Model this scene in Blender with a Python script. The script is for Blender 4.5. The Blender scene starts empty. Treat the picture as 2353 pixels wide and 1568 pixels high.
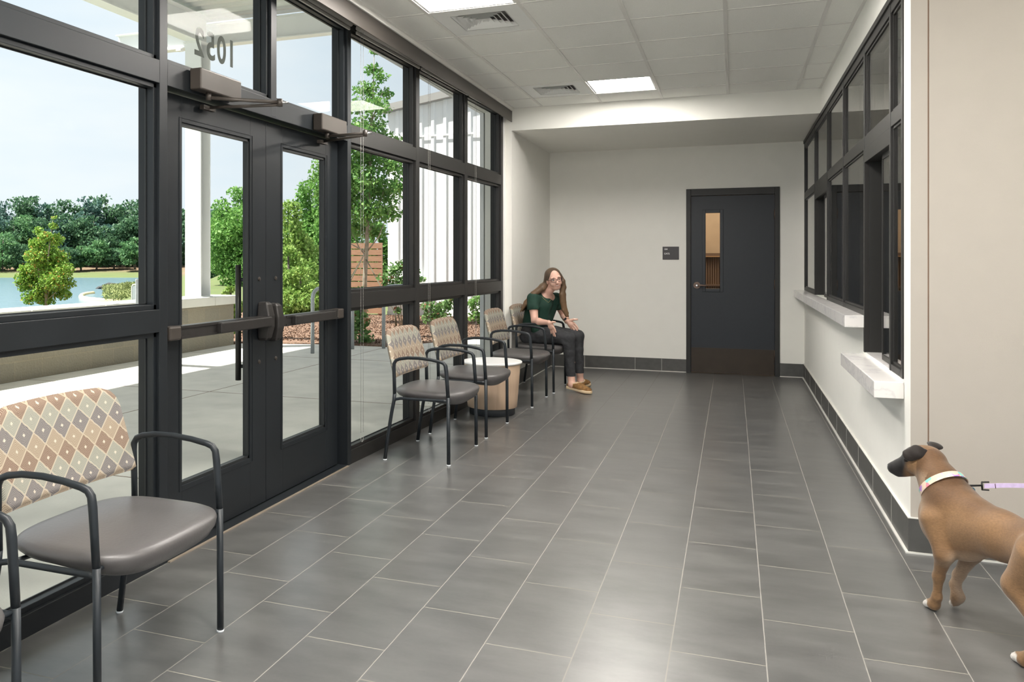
import bpy, bmesh, math, random
import numpy as np
from mathutils import Vector, Matrix
random.seed(7); rng = np.random.default_rng(7)
C = bpy.context.scene.collection
sc = bpy.context.scene
PI = math.pi

# ------------------------------------------------------------ camera, world, sun, exposure
TH = 0.3753
cam_d = bpy.data.cameras.new('camera'); cam = bpy.data.objects.new('camera', cam_d); C.objects.link(cam)
cam.location = (0, 0, 1.345); cam.rotation_euler = (PI/2, 0, TH)
cam_d.sensor_width = 36; cam_d.lens = 1952/2353*36
cam_d.shift_x = 0.1113; cam_d.shift_y = -0.0792
cam_d.clip_start = 0.05; cam_d.clip_end = 900
sc.camera = cam
sc.view_settings.view_transform = 'Standard'; sc.view_settings.look = 'None'
sc.view_settings.exposure = 0.84; sc.view_settings.gamma = 1.0; sc.view_settings.use_curve_mapping = False

w = bpy.data.worlds.new('sky'); sc.world = w; w.use_nodes = True
nt = w.node_tree; nt.nodes.clear()
o = nt.nodes.new('ShaderNodeOutputWorld'); bg = nt.nodes.new('ShaderNodeBackground')
tc = nt.nodes.new('ShaderNodeTexCoord'); mp = nt.nodes.new('ShaderNodeMapping'); mp.inputs['Scale'].default_value = (1.2, 1.2, 4.5)
nz = nt.nodes.new('ShaderNodeTexNoise'); nz.inputs['Scale'].default_value = 1.6; nz.inputs['Detail'].default_value = 5; nz.inputs['Roughness'].default_value = 0.55
rp = nt.nodes.new('ShaderNodeValToRGB')
rp.color_ramp.elements[0].position = 0.36; rp.color_ramp.elements[0].color = (0.70, 0.80, 0.90, 1)
rp.color_ramp.elements[1].position = 0.62; rp.color_ramp.elements[1].color = (0.84, 0.88, 0.92, 1)
L = nt.links.new
L(tc.outputs['Generated'], mp.inputs['Vector']); L(mp.outputs['Vector'], nz.inputs['Vector'])
L(nz.outputs['Fac'], rp.inputs['Fac']); L(rp.outputs['Color'], bg.inputs['Color']); L(bg.outputs['Background'], o.inputs['Surface'])
bg.inputs['Strength'].default_value = 0.73

sd = bpy.data.lights.new('sun', 'SUN'); sun = bpy.data.objects.new('sun', sd); C.objects.link(sun)
sd.energy = 10.0; sd.angle = 0.012; sd.color = (1, 0.95, 0.86)
sun.rotation_euler = Vector((-0.43, -0.30, 1.0)).to_track_quat('Z', 'Y').to_euler()
PANEL = 34.0        # brightness of the ceiling light panels

# ------------------------------------------------------------ materials
M = {}
def mat(name, col=(.8,.8,.8), rough=.5, metal=0, spec=.5, bump=0, bscale=60, var=0, vscale=8, trans=0, coat=0, stretch=None, objspace=True):
    m = bpy.data.materials.new(name); m.use_nodes = True; t = m.node_tree; b = t.nodes['Principled BSDF']
    b.inputs['Base Color'].default_value = (*col, 1); b.inputs['Roughness'].default_value = rough
    b.inputs['Metallic'].default_value = metal; b.inputs['Specular IOR Level'].default_value = spec
    b.inputs['Coat Weight'].default_value = coat
    tcn = t.nodes.new('ShaderNodeTexCoord'); mpn = t.nodes.new('ShaderNodeMapping'); t.links.new(tcn.outputs['Object'], mpn.inputs['Vector'])
    if stretch: mpn.inputs['Scale'].default_value = stretch
    n = t.nodes.new('ShaderNodeTexNoise'); n.inputs['Scale'].default_value = vscale; n.inputs['Detail'].default_value = 6
    t.links.new(mpn.outputs['Vector'], n.inputs['Vector'])
    mx = t.nodes.new('ShaderNodeMix'); mx.data_type = 'RGBA'
    v = var if var else .04
    mx.inputs['A'].default_value = (*[c*(1-v) for c in col], 1); mx.inputs['B'].default_value = (*[min(1, c*(1+v)) for c in col], 1)
    cr = t.nodes.new('ShaderNodeMapRange'); cr.inputs['From Min'].default_value = .3; cr.inputs['From Max'].default_value = .7
    t.links.new(n.outputs['Fac'], cr.inputs['Value']); t.links.new(cr.outputs['Result'], mx.inputs['Factor'])
    t.links.new(mx.outputs['Result'], b.inputs['Base Color'])
    if bump:
        n2 = t.nodes.new('ShaderNodeTexNoise'); n2.inputs['Scale'].default_value = bscale; n2.inputs['Detail'].default_value = 4
        t.links.new(mpn.outputs['Vector'], n2.inputs['Vector'])
        bp = t.nodes.new('ShaderNodeBump'); bp.inputs['Strength'].default_value = bump; bp.inputs['Distance'].default_value = .01
        t.links.new(n2.outputs['Fac'], bp.inputs['Height']); t.links.new(bp.outputs['Normal'], b.inputs['Normal'])
    M[name] = m; return m

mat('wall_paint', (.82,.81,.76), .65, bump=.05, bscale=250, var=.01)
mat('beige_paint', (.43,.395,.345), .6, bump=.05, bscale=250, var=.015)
mat('white_paint', (.86,.86,.84), .55, var=.01)
mat('ceiling_tile', (.92,.92,.88), .9, bump=.5, bscale=420, var=.05, vscale=300)
mat('grid_metal', (.74,.73,.70), .5, var=.02)
mat('frame_dark', (.010,.0125,.015), .42, var=.15, vscale=3, spec=.4)
mat('frame_bronze', (.018,.017,.016), .42, var=.1, vscale=3, spec=.4)
mat('gasket', (.012,.014,.015), .5)
mat('fascia', (.085,.075,.066), .42, metal=.5, var=.06, vscale=6, stretch=(1,.2,8))
mat('shade_hem', (.42,.41,.38), .5, var=.03)
mat('closer_bronze', (.062,.052,.044), .42, metal=.3, var=.08)
mat('bar_bronze', (.034,.031,.029), .38, metal=.4, var=.12, vscale=20)
mat('black_metal', (.014,.018,.022), .42, var=.15, spec=.4)
mat('vinyl', (.088,.083,.082), .36, bump=.06, bscale=90, var=.04, spec=.45)
mat('door_slate', (.010,.0145,.021), .5, var=.06, vscale=30)
mat('frame_black', (.012,.012,.011), .5, var=.08)
mat('kick_bronze', (.036,.026,.018), .4, metal=.4, var=.1, vscale=10)
mat('lever_bronze', (.14,.10,.08), .35, metal=.7)
mat('chrome', (.75,.75,.75), .2, metal=1)
mat('sign_dark', (.055,.052,.055), .5)
mat('lettering', (.85,.85,.85), .6)
mat('vinyl_number', (.085,.09,.08), .7)
mat('base_tile', (.075,.074,.070), .42, var=.12, vscale=14)
mat('caulk', (.62,.61,.57), .5, var=.05)
mat('threshold', (.22,.18,.14), .5, var=.1)
mat('white_laminate', (.88,.87,.86), .3, var=.01)
mat('table_base', (.02,.024,.028), .5)
mat('clear_glide', (.75,.78,.8), .15)
mat('concrete', (.62,.60,.555), .85, bump=.15, bscale=60, var=.10, vscale=3)
mat('cap_stone', (.62,.61,.56), .85, bump=.1, bscale=80, var=.05, vscale=6)
mat('white_steel', (.80,.81,.80), .5, var=.02)
mat('deck_white', (.70,.71,.69), .6, var=.03)
mat('panel_white', (.80,.81,.82), .5, var=.02)
mat('roof_grey', (.32,.31,.30), .6)
mat('galvanized', (.42,.45,.47), .4, metal=.5, var=.1, vscale=25)
mat('cedar', (.30,.165,.10), .7, bump=.1, bscale=40, var=.2, vscale=5, stretch=(1,1,14))
mat('bark', (.30,.26,.20), .9, bump=.6, bscale=40, var=.25, vscale=14)
mat('bark_dark', (.10,.085,.07), .9, bump=.4, bscale=20, var=.3, vscale=4)
mat('mulch', (.16,.095,.065), .95, bump=1.0, bscale=26, var=.75, vscale=34)
mat('grass', (.19,.24,.07), .95, bump=.6, bscale=6, var=.45, vscale=.9)
mat('grass_blade', (.20,.23,.08), .9, var=.35, vscale=3)
mat('rock_black', (.035,.035,.035), .9, bump=.5, bscale=5, var=.5)
mat('boom_yellow', (.72,.56,.30), .7)
mat('stake', (.10,.09,.06), .9)
mat('skin', (.66,.40,.31), .5, var=.06, vscale=18)
mat('lips', (.45,.14,.12), .45); mat('teeth', (.82,.78,.72), .3); mat('eye_white', (.75,.73,.70), .3); mat('iris', (.04,.035,.03), .2)
mat('brow', (.10,.05,.03), .8)
mat('shirt_green', (.007,.038,.024), .85, bump=.25, bscale=120, var=.2, vscale=12)
mat('denim', (.030,.031,.034), .85, bump=.35, bscale=50, var=.4, vscale=22)
mat('shoe_suede', (.23,.115,.035), .75, var=.3, vscale=40); mat('shoe_sole', (.68,.52,.33), .6); mat('shoe_fleece', (.72,.56,.38), .95, bump=.5, bscale=200)
mat('glasses', (.06,.02,.022), .25); mat('gold', (.7,.5,.2), .3, metal=1); mat('watch_face', (.02,.03,.04), .2); mat('watch_band', (.42,.24,.13), .6)
mat('leash', (.62,.50,.74), .8, var=.08, vscale=60); mat('tag_blue', (.0,.075,.12), .35); mat('dog_nose', (.01,.01,.01), .35); mat('dog_eye', (.02,.01,.006), .1)
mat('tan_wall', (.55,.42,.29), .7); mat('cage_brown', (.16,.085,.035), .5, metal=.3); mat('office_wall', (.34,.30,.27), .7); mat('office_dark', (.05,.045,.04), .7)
mat('seal_brown', (.20,.13,.09), .8); mat('orange_line', (.45,.28,.13), .7)
mat('chain', (.34,.33,.31), .4)

def N(m, typ, **kw):
    n = m.node_tree.nodes.new(typ)
    for k, v in kw.items(): setattr(n, k, v)
    return n
def math_node(m, op, a, b=None, c=None):
    n = N(m, 'ShaderNodeMath', operation=op)
    for i, v in enumerate((a, b, c)):
        if v is None: continue
        if isinstance(v, (int, float)): n.inputs[i].default_value = v
        else: m.node_tree.links.new(v, n.inputs[i])
    return n.outputs[0]
def mix_rgb(m, f, a, b, blend='MIX'):
    n = N(m, 'ShaderNodeMix', data_type='RGBA', blend_type=blend)
    for k, v in (('Factor', f), ('A', a), ('B', b)):
        if isinstance(v, tuple): n.inputs[k].default_value = (*v[:3], 1)
        elif isinstance(v, (int, float)): n.inputs[k].default_value = v
        else: m.node_tree.links.new(v, n.inputs[k])
    return n.outputs['Result']
def obj_xyz(m):
    t = N(m, 'ShaderNodeTexCoord'); s = N(m, 'ShaderNodeSeparateXYZ'); m.node_tree.links.new(t.outputs['Object'], s.inputs[0])
    return t.outputs['Object'], s.outputs
def noise(m, vec, scale, detail=5, sc3=None, rough=.5):
    n = N(m, 'ShaderNodeTexNoise'); n.inputs['Scale'].default_value = scale; n.inputs['Detail'].default_value = detail; n.inputs['Roughness'].default_value = rough
    if sc3:
        p = N(m, 'ShaderNodeMapping'); p.inputs['Scale'].default_value = sc3; m.node_tree.links.new(vec, p.inputs['Vector']); vec = p.outputs[0]
    m.node_tree.links.new(vec, n.inputs['Vector']); return n.outputs['Fac']
def newmat(name):
    m = bpy.data.materials.new(name); m.use_nodes = True; M[name] = m
    return m, m.node_tree.nodes['Principled BSDF'], m.node_tree.links.new
def bump(m, h, strength, dist=.01):
    b = N(m, 'ShaderNodeBump'); b.inputs['Strength'].default_value = strength; b.inputs['Distance'].default_value = dist
    m.node_tree.links.new(h, b.inputs['Height']); return b.outputs['Normal']

# floor: dark grey porcelain planks-of-tile, 12 x 24 in, stepped joints
m, b, lk = newmat('floor_tile')
vec, xyz = obj_xyz(m)
u = math_node(m, 'DIVIDE', math_node(m, 'ADD', xyz[0], .2001), .3048)
k = math_node(m, 'FLOOR', u); fu = math_node(m, 'FRACT', u)
ph = math_node(m, 'MULTIPLY', math_node(m, 'SUBTRACT', k, 1), -.353); ph = math_node(m, 'ADD', ph, .66)
v_ = math_node(m, 'SUBTRACT', math_node(m, 'DIVIDE', math_node(m, 'SUBTRACT', xyz[1], 7.9322), .6096), ph)
kv = math_node(m, 'FLOOR', v_); fv = math_node(m, 'FRACT', v_)
du = math_node(m, 'MINIMUM', fu, math_node(m, 'SUBTRACT', 1, fu)); dv = math_node(m, 'MINIMUM', fv, math_node(m, 'SUBTRACT', 1, fv))
g1 = math_node(m, 'LESS_THAN', du, .0068); g2 = math_node(m, 'LESS_THAN', dv, .0034)
grout = math_node(m, 'MAXIMUM', g1, g2)
cb = N(m, 'ShaderNodeCombineXYZ'); lk(k, cb.inputs[0]); lk(kv, cb.inputs[1])
wn = N(m, 'ShaderNodeTexWhiteNoise'); lk(cb.outputs[0], wn.inputs['Vector'])
off = N(m, 'ShaderNodeVectorMath', operation='ADD'); lk(vec, off.inputs[0]); lk(wn.outputs['Color'], off.inputs[1])
n1 = noise(m, off.outputs[0], 3.2, 6, (1, 2.6, 1), .62); n2 = noise(m, vec, 60, 2)
mrf = N(m, 'ShaderNodeMapRange'); lk(n1, mrf.inputs['Value']); mrf.inputs['From Min'].default_value = .3; mrf.inputs['From Max'].default_value = .7
tone = mix_rgb(m, mrf.outputs[0], (.056,.056,.055), (.114,.113,.110))
tone = mix_rgb(m, math_node(m, 'MULTIPLY', wn.outputs['Value'], .22), tone, (.095,.095,.094))
tone = mix_rgb(m, math_node(m, 'MULTIPLY', n2, .12), tone, (.2,.19,.18))
gcol = mix_rgb(m, g2, (.20,.19,.17), (.24,.225,.185))
lk(mix_rgb(m, grout, tone, gcol), b.inputs['Base Color'])
rg = N(m, 'ShaderNodeMapRange'); lk(n1, rg.inputs['Value']); rg.inputs['To Min'].default_value = .29; rg.inputs['To Max'].default_value = .34
lk(math_node(m, 'ADD', rg.outputs[0], math_node(m, 'MULTIPLY', grout, .35)), b.inputs['Roughness'])
b.inputs['Specular IOR Level'].default_value = 1.0
lk(bump(m, math_node(m, 'ADD', math_node(m, 'MULTIPLY', grout, -1.0), math_node(m, 'MULTIPLY', n2, .0)), .5, .002), b.inputs['Normal'])

# chair back fabric: concentric diamonds in brown, sage, slate and tan rows
m, b, lk = newmat('diamond_fabric')
vec, xyz = obj_xyz(m)
nz1 = noise(m, vec, 60, 2); wob = math_node(m, 'MULTIPLY', math_node(m, 'SUBTRACT', nz1, .5), .006)
yy = math_node(m, 'DIVIDE', math_node(m, 'ADD', xyz[1], wob), .088); zz = math_node(m, 'DIVIDE', math_node(m, 'ADD', math_node(m, 'SUBTRACT', xyz[2], .8635), wob), .090)
p_ = math_node(m, 'ADD', yy, zz); q_ = math_node(m, 'SUBTRACT', zz, yy)
pf = math_node(m, 'SUBTRACT', p_, math_node(m, 'ROUND', p_)); qf = math_node(m, 'SUBTRACT', q_, math_node(m, 'ROUND', q_))
ring = math_node(m, 'MAXIMUM', math_node(m, 'ABSOLUTE', pf), math_node(m, 'ABSOLUTE', qf))
row = math_node(m, 'ADD', math_node(m, 'ROUND', p_), math_node(m, 'ROUND', q_))
row4 = math_node(m, 'FLOORED_MODULO', math_node(m, 'MULTIPLY', row, -1), 4)
rr = N(m, 'ShaderNodeValToRGB'); rr.color_ramp.interpolation = 'CONSTANT'
cols = [(.215,.135,.092), (.30,.31,.26), (.155,.145,.152), (.345,.27,.19)]
rr.color_ramp.elements[0].color = (*cols[0], 1); rr.color_ramp.elements[1].position = .2; rr.color_ramp.elements[1].color = (*cols[1], 1)
for pz, cc in ((.45, cols[2]), (.7, cols[3])):
    e = rr.color_ramp.elements.new(pz); e.color = (*cc, 1)
lk(math_node(m, 'DIVIDE', row4, 4), rr.inputs['Fac'])
ln = math_node(m, 'GREATER_THAN', math_node(m, 'FRACT', math_node(m, 'MULTIPLY', ring, 15)), .62)
light = (.45,.41,.33)
base = mix_rgb(m, .40, rr.outputs['Color'], light)
base = mix_rgb(m, math_node(m, 'MULTIPLY', math_node(m, 'SUBTRACT', 1, ln), 1.0), base, mix_rgb(m, .75, rr.outputs['Color'], mix_rgb(m, 1.0, rr.outputs['Color'], (.62,.60,.60), 'MULTIPLY')))
base = mix_rgb(m, math_node(m, 'LESS_THAN', ring, .075), base, (.50,.44,.36))
base = mix_rgb(m, math_node(m, 'MULTIPLY', math_node(m, 'GREATER_THAN', ring, .465), .6), base, (.52,.44,.33))
lk(base, b.inputs['Base Color']); b.inputs['Roughness'].default_value = .85
lk(bump(m, math_node(m, 'ADD', ln, noise(m, vec, 400, 2)), .25, .001), b.inputs['Normal'])

# marble
m, b, lk = newmat('marble')
vec, xyz = obj_xyz(m)
n1 = noise(m, vec, 3.5, 7, (1, 1, 1.6), .6); vein = math_node(m, 'ABSOLUTE', math_node(m, 'SUBTRACT', n1, .5))
vm = N(m, 'ShaderNodeMapRange'); lk(vein, vm.inputs['Value']); vm.inputs['From Max'].default_value = .035; vm.inputs['To Min'].default_value = .45; vm.inputs['To Max'].default_value = 0
lk(mix_rgb(m, vm.outputs[0], (.77,.75,.73), (.50,.50,.52)), b.inputs['Base Color']); b.inputs['Roughness'].default_value = .18

# pale wood veneer
m, b, lk = newmat('pale_wood')
vec, xyz = obj_xyz(m)
n1 = noise(m, vec, 9, 6, (3, 3, .16), .6); n2 = noise(m, vec, 60, 4, (2, 2, .05))
c1 = mix_rgb(m, n1, (.42,.28,.18), (.66,.49,.35)); c1 = mix_rgb(m, math_node(m, 'MULTIPLY', n2, .3), c1, (.70,.55,.41))
lk(c1, b.inputs['Base Color']); b.inputs['Roughness'].default_value = .45

# concrete block
m, b, lk = newmat('block')
vec, xyz = obj_xyz(m)
br = N(m, 'ShaderNodeTexBrick'); cbx = N(m, 'ShaderNodeCombineXYZ'); lk(math_node(m, 'ADD', xyz[1], xyz[0]), cbx.inputs[0]); lk(xyz[2], cbx.inputs[1]); lk(cbx.outputs[0], br.inputs['Vector'])
br.inputs['Scale'].default_value = 1; br.inputs['Brick Width'].default_value = .406; br.inputs['Row Height'].default_value = .205; br.inputs['Mortar Size'].default_value = .005
br.inputs['Color1'].default_value = (.25,.225,.17,1); br.inputs['Color2'].default_value = (.18,.17,.14,1); br.inputs['Mortar'].default_value = (.30,.26,.18,1)
n1 = noise(m, vec, 38, 6); n2 = noise(m, vec, 2.5, 4)
cc = mix_rgb(m, math_node(m, 'MULTIPLY', n1, .45), br.outputs['Color'], (.32,.305,.26)); cc = mix_rgb(m, math_node(m, 'MULTIPLY', n2, .3), cc, (.28,.225,.13))
lk(cc, b.inputs['Base Color']); b.inputs['Roughness'].default_value = .95; lk(bump(m, n1, .9, .02), b.inputs['Normal'])

# water
m, b, lk = newmat('water')
vec, xyz = obj_xyz(m)
b.inputs['Base Color'].default_value = (.13,.22,.28,1); b.inputs['Roughness'].default_value = .16; b.inputs['Specular IOR Level'].default_value = .8
lk(bump(m, noise(m, vec, 1.2, 6, (1, 1, 1)), .5, .25), b.inputs['Normal'])

# leaves: tone varies leaf by leaf; light passes through
def leafmat(name, a, c, tip=None):
    m, b, lk = newmat(name)
    g = N(m, 'ShaderNodeNewGeometry'); col = mix_rgb(m, g.outputs['Random Per Island'], a, c)
    if tip:
        col = mix_rgb(m, math_node(m, 'GREATER_THAN', g.outputs['Random Per Island'], .93), col, tip)
    lk(col, b.inputs['Base Color']); b.inputs['Roughness'].default_value = .6; b.inputs['Specular IOR Level'].default_value = .3
    tr = N(m, 'ShaderNodeBsdfTranslucent'); lk(col, tr.inputs['Color'])
    ms = N(m, 'ShaderNodeMixShader'); ms.inputs[0].default_value = .35
    lk(b.outputs[0], ms.inputs[1]); lk(tr.outputs[0], ms.inputs[2]); lk(ms.outputs[0], m.node_tree.nodes['Material Output'].inputs['Surface'])
leafmat('leaf_yellow', (.14,.29,.045), (.30,.44,.08), (.46,.30,.07))
leafmat('leaf_maple', (.07,.20,.045), (.21,.36,.10))
leafmat('leaf_far', (.042,.110,.062), (.10,.195,.095))  # far leaf colours lightened and blued to stand for distant haze
leafmat('leaf_far_haze', (.046,.105,.095), (.088,.168,.135))  # bluest of the far greens, haze mixed into the leaf colour
leafmat('leaf_far_light', (.070,.178,.080), (.14,.27,.11))
leafmat('leaf_mid', (.10,.25,.05), (.21,.37,.10))
leafmat('leaf_bush', (.14,.27,.05), (.31,.42,.12))
leafmat('leaf_shrub', (.07,.18,.05), (.21,.34,.12), (.27,.12,.06))

# window glass: clear with the angle's own reflection
def glassmat(name, tint, refl=1.0):
    m = bpy.data.materials.new(name); m.use_nodes = True; M[name] = m; t = m.node_tree; t.nodes.clear(); lk = t.links.new
    out = t.nodes.new('ShaderNodeOutputMaterial'); tr = t.nodes.new('ShaderNodeBsdfTransparent'); gl = t.nodes.new('ShaderNodeBsdfGlossy')
    gl.inputs['Roughness'].default_value = 0.0; tr.inputs['Color'].default_value = (*tint, 1); gl.inputs['Color'].default_value = (refl, refl, refl, 1)
    fr = t.nodes.new('ShaderNodeFresnel'); ms = t.nodes.new('ShaderNodeMixShader')
    ge = t.nodes.new('ShaderNodeNewGeometry'); mr_ = t.nodes.new('ShaderNodeMapRange'); lk(ge.outputs['Backfacing'], mr_.inputs['Value'])
    mr_.inputs['To Min'].default_value = 1.5; mr_.inputs['To Max'].default_value = 1/1.5; lk(mr_.outputs['Result'], fr.inputs['IOR'])
    lk(fr.outputs[0], ms.inputs[0]); lk(tr.outputs[0], ms.inputs[1]); lk(gl.outputs[0], ms.inputs[2]); lk(ms.outputs[0], out.inputs['Surface'])
glassmat('glass', (.965,.98,.97), .06); glassmat('office_glass', (.80,.80,.78), 1.0); glassmat('lens', (.95,.95,.95))
def emis(name, col, s):
    m = bpy.data.materials.new(name); m.use_nodes = True; M[name] = m; b = m.node_tree.nodes['Principled BSDF']
    b.inputs['Base Color'].default_value = (.8,.8,.8,1); b.inputs['Emission Color'].default_value = (*col, 1); b.inputs['Emission Strength'].default_value = s
emis('light_panel', (1.0, .95, .89), PANEL)

# painted coat / hair with vertex colour
m, b, lk = newmat('coat')
at = N(m, 'ShaderNodeAttribute', attribute_name='Col'); vec, xyz = obj_xyz(m)
f1 = noise(m, vec, 230, 5, (.35, .6, 1), .65); f2 = noise(m, vec, 500, 2)
cc = mix_rgb(m, math_node(m, 'MULTIPLY', f1, .55), at.outputs['Color'], (.09,.04,.015), 'MULTIPLY')
fr2 = N(m, 'ShaderNodeMapRange'); lk(f1, fr2.inputs['Value']); fr2.inputs['From Min'].default_value = .3; fr2.inputs['From Max'].default_value = .7; fr2.inputs['To Min'].default_value = .80; fr2.inputs['To Max'].default_value = 1.16
vm_ = N(m, 'ShaderNodeVectorMath', operation='SCALE'); lk(at.outputs['Color'], vm_.inputs[0]); lk(fr2.outputs[0], vm_.inputs['Scale']); cc = vm_.outputs[0]
lk(cc, b.inputs['Base Color']); b.inputs['Roughness'].default_value = .62; b.inputs['Specular IOR Level'].default_value = .25
b.inputs['Sheen Weight'].default_value = .15
lk(bump(m, f2, .22, .0015), b.inputs['Normal'])
m, b, lk = newmat('hair')
vec, xyz = obj_xyz(m); at = N(m, 'ShaderNodeAttribute', attribute_name='Col')
f1 = noise(m, vec, 75, 6, (1.6, 1.6, .22), .65)
lk(mix_rgb(m, f1, mix_rgb(m, .75, at.outputs['Color'], (.015,.008,.004)), mix_rgb(m, .16, at.outputs['Color'], (.50,.32,.18))), b.inputs['Base Color'])
b.inputs['Roughness'].default_value = .5; lk(bump(m, f1, .8, .004), b.inputs['Normal'])
m, b, lk = newmat('collar_print')
vec, xyz = obj_xyz(m)
vo = N(m, 'ShaderNodeTexVoronoi'); vo.inputs['Scale'].default_value = 55; lk(vec, vo.inputs['Vector'])
rr = N(m, 'ShaderNodeValToRGB'); rr.color_ramp.interpolation = 'CONSTANT'
rr.color_ramp.elements[0].color = (.60,.46,.36,1); rr.color_ramp.elements[1].position = .5; rr.color_ramp.elements[1].color = (.80,.20,.25,1)
for p0_, cc in ((.58, (.20,.50,.45)), (.72, (.38,.20,.55)), (.84, (.75,.60,.48))):
    e = rr.color_ramp.elements.new(p0_); e.color = (*cc, 1)
sp = N(m, 'ShaderNodeSeparateColor'); lk(vo.outputs['Color'], sp.inputs[0]); lk(sp.outputs[0], rr.inputs['Fac']); lk(rr.outputs['Color'], b.inputs['Base Color']); b.inputs['Roughness'].default_value = .8

# ------------------------------------------------------------ mesh helpers
def link(name, me, material=None, parent=None, smooth=False):
    ob = bpy.data.objects.new(name, me); C.objects.link(ob)
    if material:
        for k in ([material] if isinstance(material, str) else material): me.materials.append(M[k])
    if parent: ob.parent = parent
    if smooth: me.polygons.foreach_set('use_smooth', [True]*len(me.polygons))
    return ob
def tag(ob, label, cat, group=None, kind=None):
    ob['label'] = label; ob['category'] = cat
    if group: ob['group'] = group
    if kind: ob['kind'] = kind
    return ob
def empty(name, loc=(0,0,0), rz=0):
    e = bpy.data.objects.new(name, None); e.location = loc; e.rotation_euler = (0, 0, rz); e.empty_display_size = .1; C.objects.link(e); return e
class MB:
    def __init__(s): s.v = []; s.f = []; s.mi = []; s.cur = 0; s.sm = []
    def add(s, vs, fs, smooth=False):
        o = len(s.v); s.v += [tuple(p) for p in vs]; s.f += [tuple(i+o for i in f) for f in fs]; s.mi += [s.cur]*len(fs); s.sm += [smooth]*len(fs); return s
    def box(s, a, b, fn=None):
        (x0,y0,z0),(x1,y1,z1) = a, b
        x0,x1 = min(x0,x1),max(x0,x1); y0,y1 = min(y0,y1),max(y0,y1); z0,z1 = min(z0,z1),max(z0,z1)
        vs = [(x0,y0,z0),(x1,y0,z0),(x1,y1,z0),(x0,y1,z0),(x0,y0,z1),(x1,y0,z1),(x1,y1,z1),(x0,y1,z1)]
        if fn: vs = [fn(*p) for p in vs]
        return s.add(vs, [(0,3,2,1),(4,5,6,7),(0,1,5,4),(1,2,6,5),(2,3,7,6),(3,0,4,7)])
    def tube(s, pts, r, n=12, closed=False, ry=None, up=None, cap=True):
        P = [Vector(p) for p in pts]; k = len(P)
        R = [r]*k if not isinstance(r, (list, tuple)) else list(r)
        T = []
        for i in range(k):
            a = P[i-1] if (i > 0 or closed) else P[i]; b = P[(i+1) % k] if (i < k-1 or closed) else P[i]
            T.append((b-a).normalized())
        u = Vector(up) if up else (Vector((0,0,1)) if abs(T[0].z) < .9 else Vector((1,0,0)))
        u = (u - T[0]*u.dot(T[0])).normalized(); vs = []
        for i in range(k):
            u = (u - T[i]*u.dot(T[i])).normalized(); v = T[i].cross(u)
            for j in range(n):
                a = 2*PI*j/n; vs.append(P[i] + u*math.cos(a)*R[i] + v*math.sin(a)*(R[i] if ry is None else R[i]*ry))
        fs = []
        for i in range(k if closed else k-1):
            for j in range(n):
                a = i*n+j; b2 = i*n+(j+1) % n; c = ((i+1) % k)*n+(j+1) % n; d = ((i+1) % k)*n+j; fs.append((a, b2, c, d))
        s.add(vs, fs, True)
        if cap and not closed:
            o = len(s.v)-k*n; s.f += [tuple(o+j for j in range(n))[::-1], tuple(o+(k-1)*n+j for j in range(n))]; s.mi += [s.cur]*2; s.sm += [False]*2
        return s
    def lathe(s, prof, n=48, c=(0,0,0)):
        vs = []; fs = []
        for r, z in prof:
            for j in range(n): a = 2*PI*j/n; vs.append((c[0]+r*math.cos(a), c[1]+r*math.sin(a), c[2]+z))
        for i in range(len(prof)-1):
            for j in range(n): fs.append((i*n+j, i*n+(j+1) % n, (i+1)*n+(j+1) % n, (i+1)*n+j))
        s.add(vs, fs, True); o = len(s.v)-len(prof)*n
        s.f += [tuple(o+j for j in range(n))[::-1], tuple(o+(len(prof)-1)*n+j for j in range(n))]; s.mi += [s.cur]*2; s.sm += [False]*2; return s
    def prism(s, poly, fn0, fn1):
        n = len(poly); vs = [fn0(*p) for p in poly]+[fn1(*p) for p in poly]
        return s.add(vs, [tuple(range(n))[::-1], tuple(range(n, 2*n))]+[(i, (i+1) % n, n+(i+1) % n, n+i) for i in range(n)])
    def build(s, name, material=None, parent=None, bevel=0, seg=2, smooth=None, auto=False, recalc=True):
        me = bpy.data.meshes.new(name); me.from_pydata(s.v, [], s.f)
        ob = link(name, me, material, parent)
        me.polygons.foreach_set('material_index', s.mi)
        me.polygons.foreach_set('use_smooth', s.sm if smooth is None else [smooth]*len(s.f))
        if recalc:
            bm = bmesh.new(); bm.from_mesh(me); bmesh.ops.recalc_face_normals(bm, faces=bm.faces); bm.to_mesh(me); bm.free()
        me.update()
        if bevel:
            md = ob.modifiers.new('bevel', 'BEVEL'); md.width = bevel; md.segments = seg; md.limit_method = 'ANGLE'; md.angle_limit = .6
        return ob
def struct(ob, label, cat='structure'):
    return tag(ob, label, cat, kind='structure')
def rbox(name, a, b, material, parent=None, bevel=.003):
    return MB().box(a, b).build(name, material, parent, bevel=bevel)
def text_mesh(name, body, size, material, parent, mtx, depth=.0008, sx=1.0):
    cu = bpy.data.curves.new(name, 'FONT'); cu.body = body; cu.size = size; cu.extrude = depth; cu.offset = size*.018
    tmp = bpy.data.objects.new('tmp', cu); C.objects.link(tmp); dg = bpy.context.evaluated_depsgraph_get(); dg.update()
    me = bpy.data.meshes.new_from_object(tmp.evaluated_get(dg)); bpy.data.objects.remove(tmp)
    me.transform(Matrix.Diagonal((sx, 1, 1, 1))); me.transform(mtx); me.materials.clear()
    me.name = name; return link(name, me, material, parent)
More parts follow.
